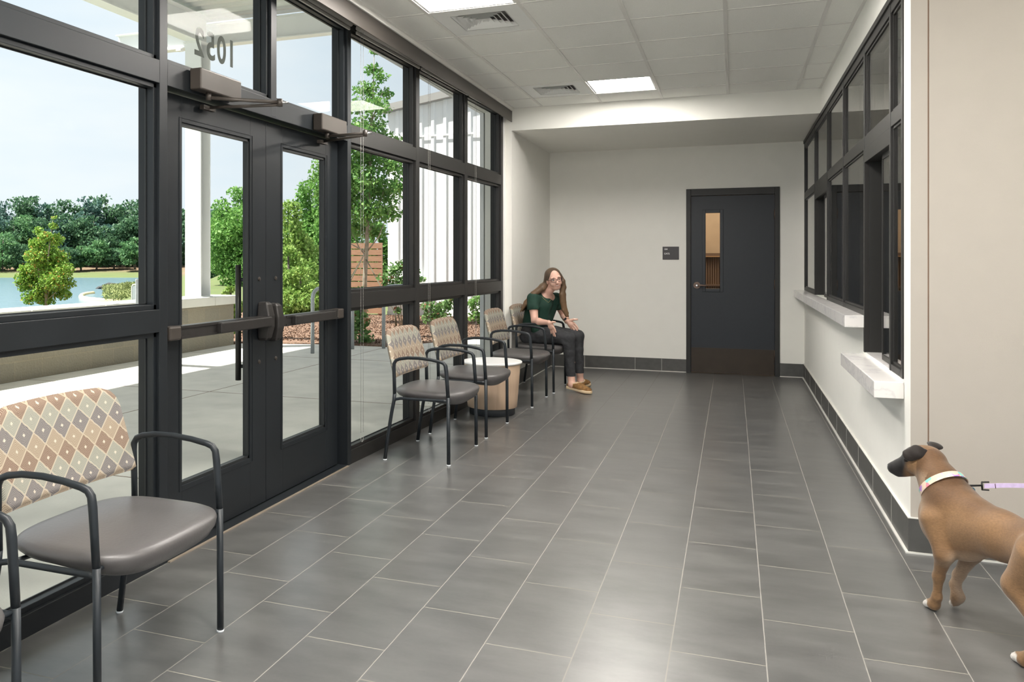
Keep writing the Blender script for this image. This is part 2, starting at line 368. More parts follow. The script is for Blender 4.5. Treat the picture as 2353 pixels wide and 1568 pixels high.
def leaves(pts, size, material, name, parent, nrm=None, jitter=.5, aspect=.6, seed=1):
    g = np.random.default_rng(seed); n = len(pts); pts = np.asarray(pts, float)
    a = g.normal(size=(n,3)); a /= np.linalg.norm(a, axis=1, keepdims=True)
    b = g.normal(size=(n,3)); b -= a*(a*b).sum(1, keepdims=True); b /= np.linalg.norm(b, axis=1, keepdims=True)
    s = size*(1+jitter*(g.random((n,1))-.5)*2)
    V = np.stack([pts-a*s*.5, pts+b*s*.5*aspect, pts+a*s*.5, pts-b*s*.5*aspect], 1).reshape(-1,3)
    F = np.arange(4*n).reshape(-1,4)
    me = bpy.data.meshes.new(name); me.vertices.add(4*n); me.vertices.foreach_set('co', V.astype(np.float32).ravel())
    me.loops.add(4*n); me.loops.foreach_set('vertex_index', F.ravel()); me.polygons.add(n); me.polygons.foreach_set('loop_start', np.arange(0,4*n,4)); me.polygons.foreach_set('loop_total', np.full(n,4))
    me.update(calc_edges=True); me.validate()
    return link(name, me, material, parent)
def blob_points(blobs, n, seed=1, shell=.45):
    g = np.random.default_rng(seed); w_ = np.array([b[3]*b[4]*b[5] for b in blobs])**.8; w_ /= w_.sum(); out = []
    for b, ww in zip(blobs, w_):
        k = max(1, int(n*ww)); d = g.normal(size=(k,3)); d /= np.linalg.norm(d, axis=1, keepdims=True)
        r = g.random((k,1))**shell; out.append(d*r*np.array(b[3:6])+np.array(b[0:3]))
    return np.concatenate(out)

# signed-distance sculpting for the person and the dog (one smooth continuous surface each)
import openvdb
class SDF:
    def __init__(s, lo, hi, h):
        s.h = h; s.lo = np.array(lo, float); n = np.ceil((np.array(hi)-s.lo)/h).astype(int)+1; s.n = n
        s.D = np.full(n, .08, np.float32)
    def _reg(s, lo, hi):
        a = np.clip(np.floor((np.array(lo)-s.lo)/s.h).astype(int), 0, s.n-1); b = np.clip(np.ceil((np.array(hi)-s.lo)/s.h).astype(int)+1, 1, s.n)
        sl = tuple(slice(a[i], b[i]) for i in range(3))
        X = [s.lo[i]+s.h*np.arange(a[i], b[i], dtype=np.float32) for i in range(3)]
        return sl, X[0][:,None,None], X[1][None,:,None], X[2][None,None,:]
    def _comb(s, sl, d, k):
        A = s.D[sl]
        if k <= 0: s.D[sl] = np.minimum(A, d); return
        hh = np.clip(.5+.5*(d-A)/k, 0, 1); s.D[sl] = d*(1-hh)+A*hh-k*hh*(1-hh)
    def cone(s, a, b, ra, rb, k=.012, flat=None):
        a = np.array(a, float); b = np.array(b, float); pad = max(ra, rb)+.06
        sl, X, Y, Z = s._reg(np.minimum(a,b)-pad, np.maximum(a,b)+pad)
        ab = b-a; L2 = (ab**2).sum()+1e-12
        t = np.clip(((X-a[0])*ab[0]+(Y-a[1])*ab[1]+(Z-a[2])*ab[2])/L2, 0, 1)
        dx, dy, dz = X-a[0]-t*ab[0], Y-a[1]-t*ab[1], Z-a[2]-t*ab[2]
        if flat is not None:
            f, q = np.array(flat[0], float), flat[1]; f /= np.linalg.norm(f); dd = dx*f[0]+dy*f[1]+dz*f[2]
            e = np.sqrt(np.maximum(dx*dx+dy*dy+dz*dz+(q*q-1)*dd*dd, 0))
        else: e = np.sqrt(dx*dx+dy*dy+dz*dz)
        s._comb(sl, (e-(ra+(rb-ra)*t)).astype(np.float32), k)
    def chain(s, P, R, k=.012, flat=None):
        for i in range(len(P)-1): s.cone(P[i], P[i+1], R[i], R[i+1], k, flat)
    def ell(s, c, r, k=.015, rot=None):
        c = np.array(c, float); r = np.array(r, float); pad = r.max()+.06
        sl, X, Y, Z = s._reg(c-pad, c+pad); dx, dy, dz = X-c[0], Y-c[1], Z-c[2]
        if rot is not None:
            R = np.array(rot); q = [R[i][0]*dx+R[i][1]*dy+R[i][2]*dz for i in range(3)]
        else: q = [dx, dy, dz]
        k0 = np.sqrt((q[0]/r[0])**2+(q[1]/r[1])**2+(q[2]/r[2])**2); k1 = np.sqrt((q[0]/r[0]**2)**2+(q[1]/r[1]**2)**2+(q[2]/r[2]**2)**2)+1e-6
        s._comb(sl, (k0*(k0-1)/k1).astype(np.float32), k)
    def cut(s, p, n):           # remove everything on the side n points to
        n = np.array(n, float); n /= np.linalg.norm(n)
        sl, X, Y, Z = s._reg(s.lo, s.lo+s.h*s.n); d = (X-p[0])*n[0]+(Y-p[1])*n[1]+(Z-p[2])*n[2]
        s.D = np.maximum(s.D, d.astype(np.float32))
    def sub_ell(s, c, r, rot=None):
        t = SDF(s.lo, s.lo+s.h*(s.n-1), s.h); t.n = s.n; t.D = np.full(s.n, .08, np.float32); t.ell(c, r, 0, rot); s.D = np.maximum(s.D, -t.D)
    def mesh(s, name, material, parent=None, origin=(0,0,0), colour=None, shrink=0):
        g = openvdb.FloatGrid(background=.08); g.copyFromArray((s.D+shrink).astype(np.float32)); p, q = g.convertToQuads(0.0)
        p = p*s.h+s.lo; co = p-np.array(origin)
        me = bpy.data.meshes.new(name); n = len(q)
        me.vertices.add(len(co)); me.vertices.foreach_set('co', co.astype(np.float32).ravel())
        q = q[:, ::-1]
        me.loops.add(4*n); me.loops.foreach_set('vertex_index', q.astype(np.int32).ravel()); me.polygons.add(n)
        me.polygons.foreach_set('loop_start', np.arange(0,4*n,4)); me.polygons.foreach_set('loop_total', np.full(n,4)); me.update(calc_edges=True); me.validate()
        ob = link(name, me, material, parent, smooth=True)
        bm = bmesh.new(); bm.from_mesh(me); bmesh.ops.recalc_face_normals(bm, faces=bm.faces); bm.to_mesh(me); bm.free()
        me.polygons.foreach_set('use_smooth', [True]*len(me.polygons))
        if colour is not None:
            co2 = np.empty(len(me.vertices)*3); me.vertices.foreach_get('co', co2); cc = colour(co2.reshape(-1,3)+np.array(origin))
            at = me.color_attributes.new('Col', 'FLOAT_COLOR', 'POINT'); at.data.foreach_set('color', np.concatenate([cc, np.ones((len(cc),1))], 1).ravel().astype(np.float32))
        return ob
# ------------------------------------------------------------ room shell
XS, XR, YB, YF, ZC, YA = -2.335, .762, 8.72, 10.72, 2.935, 4.50      # storefront, counter wall, bulkhead, back wall, ceiling, near corner
XE, YN = 3.6, -3.0                                                  # the unseen far side and the wall behind the photographer
struct(MB().box((-2.46, YN, -.12), (XE, YF, 0)).build('floor', 'floor_tile'), 'dark grey rectangular porcelain floor tiles laid in stepped rows', 'floor')

# suspended ceiling with its T-bar grid; openings are left where lights and diffusers sit
gx = [-1.834, -1.232, -.645, -.045, .553, 1.163, 1.773, 2.383, 2.993]
gy = [8.252-.617*i for i in range(0, 19)]
fix_cells = {}                                                      # (ix, iy) -> kind; ix between gx[ix], gx[ix+1]; iy between gy[iy+1], gy[iy]
for ix, iy, kd in ((1,0,'light'),(0,0,'vent'),(0,4,'vent'),(0,5,'light'),(2,5,'light'),(0,10,'light'),(2,10,'light'),(4,9,'light'),(6,12,'light'),(2,15,'light')):
    fix_cells[(ix,iy)] = kd
cl = MB()
xs = [-2.14]+gx+[XE]; ys = [YB]+gy+[YN]
for i in range(len(xs)-1):
    for j in range(len(ys)-1):
        x0, x1, y1, y0 = xs[i], xs[i+1], ys[j], ys[j+1]
        if y0 >= YA and x1 > XR+.02:
            if x0 >= XR-.02: continue
            x1 = XR
        if y1 > YA > y0 and x0 >= XR: y1 = YA
        if (i-1, j-1) in fix_cells: continue
        cl.box((x0, y0, ZC), (x1, y1, ZC+.02))
ceil = cl.build('ceiling', 'ceiling_tile'); struct(ceil, 'white acoustic tile ceiling in an exposed metal grid', 'ceiling')
gb = MB()
for x in gx:
    ylim = YB if x < XR else YA
    gb.box((x-.012, YN, ZC-.004), (x+.012, ylim, ZC+.001))
for y in gy:
    xe = XR if y > YA else XE
    gb.box((-2.14, y-.009, ZC-.003), (xe, y+.009, ZC+.001))
gb.box((-2.14, YN, ZC-.004), (-2.122, YB, ZC+.001)); gb.box((XR-.02, YA, ZC-.004), (XR, YB, ZC+.001)); gb.box((-2.14, YB-.012, ZC-.004), (XR, YB, ZC+.001))
gb.build('ceiling_grid', 'grid_metal', ceil)

# border soffit above the storefront, the dark shade fascia under it
struct(MB().box((-2.50, YN, 2.905), (-2.14, YB, 3.02)).build('trim_1', 'wall_paint'), 'white plaster border strip between storefront and ceiling tiles', 'trim')
struct(MB().box((-2.158, YN, 2.79), (-2.150, YB-.003, 2.903)).box((-2.158, YN, 2.895), (-2.26, YB-.003, 2.903)).build('trim_2', 'fascia'), 'long bronze shade fascia running above the storefront', 'trim')

# alcove beyond the bulkhead
struct(MB().box((-2.155, YB, 2.70), (XR, YF+.2, 3.02)).build('trim_3', 'wall_paint'), 'white dropped bulkhead over the far alcove', 'bulkhead')
struct(MB().box((-2.44, YB, 0), (-2.155, YF+.2, 3.02)).box((-2.44, YB-.02, 0), (-2.217, YB, 3.02)).build('wall_left', 'wall_paint'), 'off-white short wall left of the alcove beyond the windows', 'wall')
# back wall with door opening
DX0, DX1, DZ = -.517, .504, 2.19
wb = MB().box((-2.155, YF, 0), (DX0, YF+.14, 2.70)).box((DX1, YF, 0), (XR+.3, YF+.14, 2.70)).box((DX0, YF, DZ), (DX1, YF+.14, 2.70))
struct(wb.build('wall_back', 'wall_paint'), 'off-white end wall holding the dark door', 'wall')
# counter wall: solid below the sills and above the glass; ends at the near corner
wr = MB()
wr.box((XR, YA+.005, 0), (XR+.14, 4.665, ZC)).box((XR, 4.665, 0), (XR+.14, 5.95, .775)).box((XR, 5.95, 0), (XR+.14, YF, 1.0)).box((XR, 4.665, 2.665), (XR+.14, YF, ZC)).box((XR, YF-.06, 1.0), (XR+.14, YF, 2.665))
struct(wr.build('wall_right', 'wall_paint'), 'white reception wall under and over the dark-framed counter windows', 'wall')
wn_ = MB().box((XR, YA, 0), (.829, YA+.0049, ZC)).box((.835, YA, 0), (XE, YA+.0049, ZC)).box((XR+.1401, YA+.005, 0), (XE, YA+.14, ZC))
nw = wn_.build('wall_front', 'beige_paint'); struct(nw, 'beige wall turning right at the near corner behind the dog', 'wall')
MB().box((.829, YA+.003, 0), (.835, YA+.0048, ZC)).build('control_joint', 'seal_brown', nw)
struct(MB().box((XE, YN, 0), (XE+.12, YA+.14, .5)).box((XE, YN, 2.7), (XE+.12, YA+.14, ZC)).box((XE, 3.6, .5), (XE+.12, YA+.14, 2.7)).build('wall_east', 'beige_paint'), 'unseen beige side wall on the right, opened up to let in daylight', 'wall')  # wide gap left in this unseen wall so daylight fills the room
struct(MB().box((-2.5, YN-.12, 0), (XE+.12, YN, .12)).box((-2.5, YN-.12, 2.75), (XE+.12, YN, ZC)).box((-2.5, YN-.12, .12), (-2.35, YN, 2.75)).build('wall_south', 'wall_paint'), 'unseen off-white wall behind the camera, opened up to let in daylight', 'wall')  # unseen wall left almost fully open to bring in skylight
struct(MB().box((-2.5, YN-.12, 3.02), (XE+.12, 13.6, 3.20)).build('trim_4', 'roof_grey'), 'flat roof slab closing the building above the ceiling', 'roof')

# tile baseboards with caulk line
def baseb(name, a, b, label, cut=None, n=None):
    o_ = MB().box(a, b).build(name, 'base_tile', bevel=.002); struct(o_, label, 'baseboard'); return o_
ob = MB().box((-2.154, YF-.012, .004), (DX0-.001, YF-.0005, .155)).box((DX1+.001, YF-.012, .004), (XR-.012, YF-.0005, .155)).build('baseboard_back', 'base_tile'); struct(ob, 'dark grey tile baseboard along the end wall', 'baseboard')
MB().box((-2.154, YF-.018, 0), (DX0-.002, YF-.0005, .008)).box((DX1+.002, YF-.018, 0), (XR-.012, YF-.0005, .008)).box((-1.72, YF-.0127, .01), (-1.717, YF-.001, .154)).box((-1.11, YF-.0127, .01), (-1.107, YF-.001, .154)).box((-.80, YF-.0127, .01), (-.797, YF-.001, .154)).build('caulk_line', 'caulk', ob)
ob = MB().box((XR-.012, YA+.0003, .004), (XR-.0005, YF-.012, .16)).build('baseboard_right', 'base_tile'); struct(ob, 'dark grey tile baseboard under the reception counters', 'baseboard')
cbm = MB().box((XR-.024, YA-.0002, 0), (XR-.0005, YF-.018, .007)).box((XR-.014, YA-.0002, .1585), (XR-.0005, YF-.012, .163))
y = YF-.3
while y > YA: cbm.box((XR-.0128, y, .006), (XR-.001, y+.003, .158)); y -= .6096
cbm.build('caulk_line', 'caulk', ob)
ob = MB().box((XR-.012, YA-.012, .004), (XE, YA-.0005, .16)).build('baseboard_front', 'base_tile'); struct(ob, 'dark grey tile baseboard below the beige wall behind the dog', 'baseboard')
MB().box((XR-.024, YA-.024, 0), (XE, YA-.0005, .007)).box((XR-.014, YA-.014, .1585), (XE, YA-.0005, .163)).build('caulk_line', 'caulk', ob)
ob = MB().box((-2.1545, YB+.001, .004), (-2.143, YF-.013, .155)).build('baseboard_left', 'base_tile'); struct(ob, 'dark grey tile baseboard on the short alcove wall', 'baseboard')
MB().box((-2.1545, YB+.001, 0), (-2.137, YF-.018, .008)).build('caulk_line', 'caulk', ob)

# ------------------------------------------------------------ storefront
P0 = np.array([XS, 5.075]); P1 = np.array([-2.217, 8.72]); E1 = (P1-P0)/np.linalg.norm(P1-P0)
def S0(n, t, z): return (XS+n, t, z)                                 # straight run: n = into the room, t = along the wall
def S1(n, t, z): return (P0[0]+E1[0]*t+E1[1]*n, P0[1]+E1[1]*t-E1[0]*n, z)   # last run turns in very slightly
GN = -.065                                                           # glass line inside the frame
def bay(name, F, posts, rails, tmin, tmax, label, z0=0.0, z1=2.904, panes=True):
    """posts: list of (t0,t1); rails: list of (z0,z1) between posts; panes fill the openings"""
    fr = MB()
    for a, b in posts: fr.box((-.115, a, z0), (0, b, z1), F)
    for za, zb in rails: fr.box((-.113, tmin, za), (-.001, tmax, zb), F)
    ts = [p for pr in posts for p in pr]; gaps = []
    edges = sorted(posts); spans = []
    cur = tmin
    for a, b in edges:
        if a-cur > .05: spans.append((cur, a))
        cur = b
    if tmax-cur > .05: spans.append((cur, tmax))
    zr = sorted(rails); zs = [(zr[i][1], zr[i+1][0]) for i in range(len(zr)-1)]
    gk = MB()
    for a, b in spans:
        for c, d in zs:
            fr.box((-.055, a, c), (-.018, b, c+.022), F); fr.box((-.055, a, d-.022), (-.018, b, d), F)
            fr.box((-.055, a, c), (-.018, a+.02, d), F); fr.box((-.055, b-.02, c), (-.018, b, d), F)
            gk.box((-.061, a, c), (-.055, a+.026, d), F); gk.box((-.061, b-.026, c), (-.055, b, d), F); gk.box((-.061, a, c), (-.055, b, c+.027), F); gk.box((-.061, a, d-.027), (-.055, b, d), F)
    o_ = fr.build(name, 'frame_dark' if F is S0 else 'frame_bronze', bevel=.002); struct(o_, label, 'window')
    gk.build('gasket', 'gasket', o_)
    if panes:
        for a, b in spans:
            for c, d in zs: MB().box((GN-.004, a+.003, c+.003), (GN+.001, b-.003, d-.003), F).build('pane', 'glass', o_)
    return o_
RL = [(0, .082), (1.028, 1.128), (2.12, 2.222), (2.868, 2.904)]
bay('window_1', S0, [(-2.95,-2.90),(-1.2,-1.148),(.60,.652),(3.079,3.135)], RL, -2.95, 3.135, 'large storefront window nearest the viewer, left of the entrance doors')
# head and transom lights over the doors
bay('window_2', S0, [(4.045,4.105),(5.030,5.085)], [(2.12,2.222),(2.868,2.904)], 3.135, 5.085, 'two transom panes with the street number above the entrance doors', z0=2.13)
# door jambs down to the floor
struct(MB().box((-.115,3.136,0),(-.066,3.15,2.119),S0).box((-.115,5.03,0),(0,5.085,2.129),S0).box((-.115,5.016,0),(-.075,5.029,2.119),S0).build('trim_5','frame_dark',bevel=.001), 'dark metal jambs of the double entrance doors', 'door frame')
t3, t4, t5 = 1.145, 2.322, 3.47
bay('window_3', S1, [(t3,t3+.072)], [(0,.09)]+RL[1:], .011, t3+.072, 'storefront bay between the doors and the next mullion, maple tree behind')
bay('window_4', S1, [(t4,t4+.075)], [(0,.09)]+RL[1:], t3+.0725, t4+.075, 'middle storefront bay behind the round side table')
bay('window_5', S1, [(t5,t5+.075)], [(0,.09)]+RL[1:], t4+.0755, t5+.075, 'last storefront bay beside the seated person')
struct(MB().box((-.115, t5+.076, 0), (-.005, 3.64, 2.9), S1).build('trim_6', 'white_paint'), 'white jamb strip beside the last storefront bay', 'trim')
struct(MB().box((-2.336, 3.136, 0), (-2.322, 5.029, .006)).build('trim_7', 'threshold', bevel=.001), 'thin tan strip along the threshold of the entrance doors', 'threshold')
struct(MB().box((-2.46, 3.136, 0), (-2.3362, 5.029, .008)).build('trim_14', 'frame_dark', bevel=.001), 'dark metal threshold under the entrance doors', 'threshold')

# entrance door leaves
def leaf(name, y0, y1, gy0, gy1, label):
    X0, X1 = XS-.112, XS-.065
    f = MB().box((X0,y0,.014),(X1,gy0,2.112)).box((X0,gy1,.014),(X1,y1,2.112)).box((X0,gy0,.014),(X1,gy1,.286)).box((X0,gy0,1.991),(X1,gy1,2.112))
    d = f.build(name, 'frame_dark', bevel=.0015); struct(d, label, 'door')
    g = MB(); g.box((X0+.01,gy0,.286),(X1-.008,gy0+.012,1.991)).box((X0+.01,gy1-.012,.286),(X1-.008,gy1,1.991)).box((X0+.01,gy0,.286),(X1-.008,gy1,.300)).box((X0+.01,gy0,1.977),(X1-.008,gy1,1.991)); g.build('glazing_bead', 'gasket', d)
    MB().box((X0+.02,gy0+.002,.288),(X0+.026,gy1-.002,1.989)).build('pane', 'glass', d)
    # moulded line round the glass
    MB().box((X1-.0005,gy0-.022,.262),(X1+.0025,gy0-.019,2.012)).box((X1-.0005,gy1+.019,.262),(X1+.0025,gy1+.022,2.012)).box((X1-.0005,gy0-.02,.262),(X1+.0025,gy1+.02,.265)).box((X1-.0005,gy0-.02,2.010),(X1+.0025,gy1+.02,2.013)).build('bead_line', 'frame_dark', d)
    return d
d1 = leaf('door_1', 3.151, 4.098, 3.330, 3.936, 'left leaf of the dark glass entrance doors')
d2 = leaf('door_2', 4.102, 5.014, 4.290, 4.839, 'right leaf of the dark glass entrance doors')
XD = XS-.065
for d, ys_ in ((d1, 4.026), (d2, 4.206)):
    for z in (1.242, .79):
        MB().tube([(XD-.002,ys_,z),(XD+.006,ys_,z)], .011, 14).tube([(XD+.005,ys_,z),(XD+.009,ys_,z)], .006, 10).build('bolt', 'closer_bronze', d, bevel=.001)
def panic(d, y0, y1, pad0, pad1, zc, head_y):
    b_ = MB().box((XD+.002,y0,zc-.030),(XD+.052,y1,zc+.030)).build('panic_bar', 'bar_bronze', d, bevel=.004)
    MB().box((XD+.052,y0+.085,zc+.018),(XD+.056,y1,zc+.030)).box((XD+.052,y0+.085,zc-.030),(XD+.056,y1,zc-.018)).build('rail_lip', 'bar_bronze', b_)
    MB().box((XD,y0-.005 if head_y > y0+.5 else y1-.08,zc-.032),(XD+.060,y0+.082 if head_y > y0+.5 else y1+.003,zc+.032)).build('end_cap', 'closer_bronze', b_, bevel=.008)
    MB().box((XD+.05,pad0,zc-.027),(XD+.083,pad1,zc+.027)).build('push_pad', 'bar_bronze', b_, bevel=.006)
    # latch case: tapered shield
    prof = [(-.105,.028),(-.09,.036),(-.03,.044),(.03,.044),(.09,.036),(.105,.028)]
    vs = []
    for z, hw in prof:
        dep_ = .045 if abs(z) > .1 else (.058 if abs(z) > .05 else .072)
        vs += [(XD+.001,head_y-hw,zc+z),(XD+dep_,head_y-hw*.72,zc+z),(XD+dep_,head_y+hw*.72,zc+z),(XD+.001,head_y+hw,zc+z)]
    fs = [(0,1,2,3),tuple(range(20,24))[::-1]]
    for i in range(5):
        for j in range(4): fs.append((i*4+j, i*4+(j+1)%4, (i+1)*4+(j+1)%4, (i+1)*4+j))
    MB().add(vs, fs).build('latch_case', 'bar_bronze', d, bevel=.008, seg=3)
panic(d1, 3.165, 4.05, 3.54, 4.03, 1.012, 4.045)
panic(d2, 4.15, 4.985, 4.30, 4.82, 1.000, 4.150)
# pull handle on the outside face
ph_ = MB().tube([(-2.505,3.985,.69),(-2.505,3.985,1.318)], .016, 16).build('pull_handle', 'bar_bronze', d1)
MB().tube([(-2.505,3.985,1.238),(-2.448,4.03,1.238)], .010, 10).tube([(-2.505,3.985,.765),(-2.448,4.03,.765)], .010, 10).build('standoff', 'black_metal', ph_)
# door closers on the header
def closer(y0, y1, z0, z1, elbow, shoe, spind, d, label):
    c = MB().box((XS+.001,y0,z0),(XS+.064,y1,z1)).build('door_closer', 'closer_bronze', bevel=.007, seg=3)
    tag(c, label, 'door closer', 'door closers over the entrance')
    MB().tube([(spind[0],spind[1],z0+.005),(spind[0],spind[1],z0-.035)], .013, 14).build('spindle', 'closer_bronze', c)
    MB().tube([(spind[0],spind[1],z0-.022), (elbow[0],elbow[1],elbow[2])], .0085, 10, ry=.55).tube([(elbow[0],elbow[1],elbow[2]-.02),(elbow[0],elbow[1],elbow[2]+.016)], .013, 12).build('main_arm', 'closer_bronze', c)
    MB().tube([(elbow[0],elbow[1],elbow[2]-.012), (shoe[0],shoe[1],shoe[2])], .0075, 10, ry=.55).box((shoe[0]-.012,shoe[1]-.05,shoe[2]-.014),(shoe[0]+.012,shoe[1]+.05,shoe[2]+.006)).build('forearm', 'closer_bronze', c)
    MB().tube([(elbow[0],elbow[1],elbow[2]),(elbow[0]+.028,elbow[1]+.028,elbow[2]+.002)], .006, 8).build('elbow_pin', 'chrome', c)
closer(3.298, 3.644, 2.132, 2.232, (-2.03,3.60,2.105), (-2.372,3.50,2.085), (-2.30,3.40), d1, 'bronze box door closer with folded arm above the left entrance door')
closer(4.536, 4.886, 2.122, 2.222, (-2.03,4.62,2.098), (-2.372,4.74,2.080), (-2.30,4.66), d2, 'bronze box door closer with folded arm above the right entrance door')
# street number on the transom, set to be read from outside
nm = bpy.data.objects.new('street_number', None); C.objects.link(nm); tag(nm, 'grey number 1052 on the transom glass, reversed from inside', 'lettering')
def dmx(y, z, dz=0): return Matrix.Translation((-2.4065, y, z)) @ Matrix(((0,0,-1,0),(-1,0,0,0),(0,1,0,0),(0,0,0,1)))
for ch, yy_, zz_ in (('1',3.805,2.343),('0',3.713,2.342),('5',3.618,2.340),('2',3.520,2.338)):
    text_mesh('digit', ch, .192, 'vinyl_number', nm, dmx(yy_, zz_), sx=.86)

# rolled roller shades under the fascia with their bead chains
for F, a, b, ch, lab in ((S0,.66,3.075,3.02,'rolled window shade hem over the window left of the doors'),(S0,3.14,5.02,None,'rolled window shade hem over the entrance transom'),(S1,.05,t3+.02,.075,'rolled window shade with bead chain over the bay right of the doors'),(S1,t3+.06,t4+.02,t3+.16,'rolled window shade with bead chain over the middle bay'),(S1,t4+.06,t5+.02,t4+.17,'rolled window shade with bead chain over the last bay')):
    if ch is None: pass
    e = MB().box((.012, a, 2.838), (.026, b, 2.858), F).build('roller_shade', 'shade_hem', bevel=.004); tag(e, lab, 'window shade', 'rolled shades under the bronze fascia')
    MB().tube([F(.030, a+.005, 2.878), F(.030, b-.005, 2.878)], .019, 16).build('shade_roll', 'shade_hem', e)
    if F is S1:
        for dy in (0, .035):
            zlo = .16; pts = [F(.040, ch+dy, 2.86-.02*i) for i in range(0, int((2.86-zlo)/.02))]
            c_ = MB()
            c_.tube([pts[0], pts[-1]], .0011, 6)
            for p in pts: c_.box((p[0]-.0015,p[1]-.0015,p[2]-.0015),(p[0]+.0015,p[1]+.0015,p[2]+.0015))
            c_.build('bead_chain', 'chain', e)
        c_ = MB().tube([F(.040, ch+.0175-.0175*math.cos(PI*i/8), .165-.03*math.sin(PI*i/8)) for i in range(9)], .002, 6).build('bead_chain_loop', 'chain', e)

# ------------------------------------------------------------ back door (cats room)
fr = MB().box((DX0,YF-.018,0),(DX0+.052,YF+.10,DZ)).box((DX1-.052,YF-.018,0),(DX1,YF+.10,DZ)).box((DX0+.052,YF-.018,DZ-.082),(DX1-.052,YF+.10,DZ))
struct(fr.build('trim_8', 'frame_black', bevel=.003), 'black metal frame round the end-wall door', 'door frame')
GX0, GX1, GZ0, GZ1 = -.300, -.141, 1.004, 1.903
Y0_, Y1_ = YF+.012, YF+.057
dr = MB().box((DX0+.054,Y0_,.012),(GX0,Y1_,DZ-.085)).box((GX1,Y0_,.012),(DX1-.054,Y1_,DZ-.085)).box((GX0,Y0_,.012),(GX1,Y1_,GZ0)).box((GX0,Y0_,GZ1),(GX1,Y1_,DZ-.085))
door = dr.build('door_3', 'door_slate'); struct(door, 'dark slate door with narrow glass lite in the end wall', 'door')
MB().box((GX0-.038,Y0_-.008,GZ0-.038),(GX0,Y0_+.002,GZ1+.038)).box((GX1,Y0_-.008,GZ0-.038),(GX1+.038,Y0_+.002,GZ1+.038)).box((GX0,Y0_-.008,GZ0-.038),(GX1,Y0_+.002,GZ0)).box((GX0,Y0_-.008,GZ1),(GX1,Y0_+.002,GZ1+.038)).build('lite_frame', 'door_slate', door, bevel=.003)
MB().box((GX0,Y0_+.018,GZ0),(GX1,Y0_+.024,GZ1)).build('pane', 'glass', door)
MB().box((DX0+.056,Y0_-.003,.014),(DX1-.056,Y0_+.001,.302)).build('kick_plate', 'kick_bronze', door)
hx, hz = -.397, 1.043
lv = MB().tube([(hx,Y0_,hz),(hx,Y0_-.012,hz)], .040, 28).tube([(hx,Y0_-.01,hz),(hx,Y0_-.06,hz)], .012, 14).tube([(hx,Y0_-.056,hz),(hx+.05,Y0_-.058,hz+.002),(hx+.115,Y0_-.056,hz-.004)], .011, 12, ry=.6).build('door_lever', 'lever_bronze', door, bevel=.001)
MB().tube([(hx,Y0_-.06,hz),(hx,Y0_-.067,hz)], .009, 14).build('key_cylinder', 'chrome', lv)
for z in (.24, 1.06, 1.87):
    MB().tube([(DX1-.053,Y0_-.010,z-.058),(DX1-.053,Y0_-.010,z+.058)], .008, 12).build('hinge', 'lever_bronze', door)
# room sign
sg = MB().box((-.788,YF-.008,1.349),(-.600,YF-.0005,1.505)).build('room_sign', 'sign_dark', bevel=.002); tag(sg, 'small dark room sign reading 104 CATS on the end wall left of the door', 'sign')
mt = Matrix.Translation((-.770, YF-.0086, 1.466)) @ Matrix.Rotation(PI/2, 4, 'X')
text_mesh('lettering', '104', .026, 'lettering', sg, mt, .0005)
text_mesh('lettering', 'CATS', .026, 'lettering', sg, Matrix.Translation((-.770, YF-.0086, 1.412)) @ Matrix.Rotation(PI/2, 4, 'X'), .0005)
# the room behind it
struct(MB().box((-1.8,13.4,0),(XR+.3,13.5,3.02)).box((-1.9,YF+.2,0),(-1.8,13.5,3.02)).box((XR+.3,YF+.14,0),(XR+.4,13.5,3.02)).build('wall_far', 'tan_wall'), 'warm tan wall seen through the door lite', 'wall')
struct(MB().box((-1.9,YF,-.12),(XR+.4,13.5,0)).build('trim_9', 'floor_tile'), 'floor of the room behind the end door', 'floor')
struct(MB().box((-1.9,YF+.14,2.93),(XR+.4,13.5,3.02)).build('trim_10', 'ceiling_tile'), 'ceiling of the room behind the end door', 'ceiling')
cg = empty('cage_bank', (-.2, 12.7, 0)); tag(cg, 'brown barred cage bank seen through the narrow door glass', 'cage')
MB().box((-.8,0,.1),(.8,.55,1.40)).build('cabinet', 'cage_brown', cg)
MB().box((-.82,-.06,1.40),(.82,.57,1.44)).box((-.82,-.05,.98),(.82,0,1.005)).box((-.82,-.05,.55),(.82,0,.575)).build('rail', 'seal_brown', cg)
bars = MB()
for i in range(54): bars.tube([(-.8+.03*i,-.03,.1),(-.8+.03*i,-.03,1.40)], .005, 6)
bars.build('bars', 'seal_brown', cg)
MB().box((-.82,-.07,1.385),(.82,-.055,1.40)).build('top_edge', 'orange_line', cg)
pl = bpy.data.lights.new('cat_room_lamp', 'AREA'); po = bpy.data.objects.new('cat_room_lamp', pl); C.objects.link(po); po.location = (-.3, 12.2, 2.9); pl.size = .6; pl.energy = 21; pl.color = (1,.84,.66)

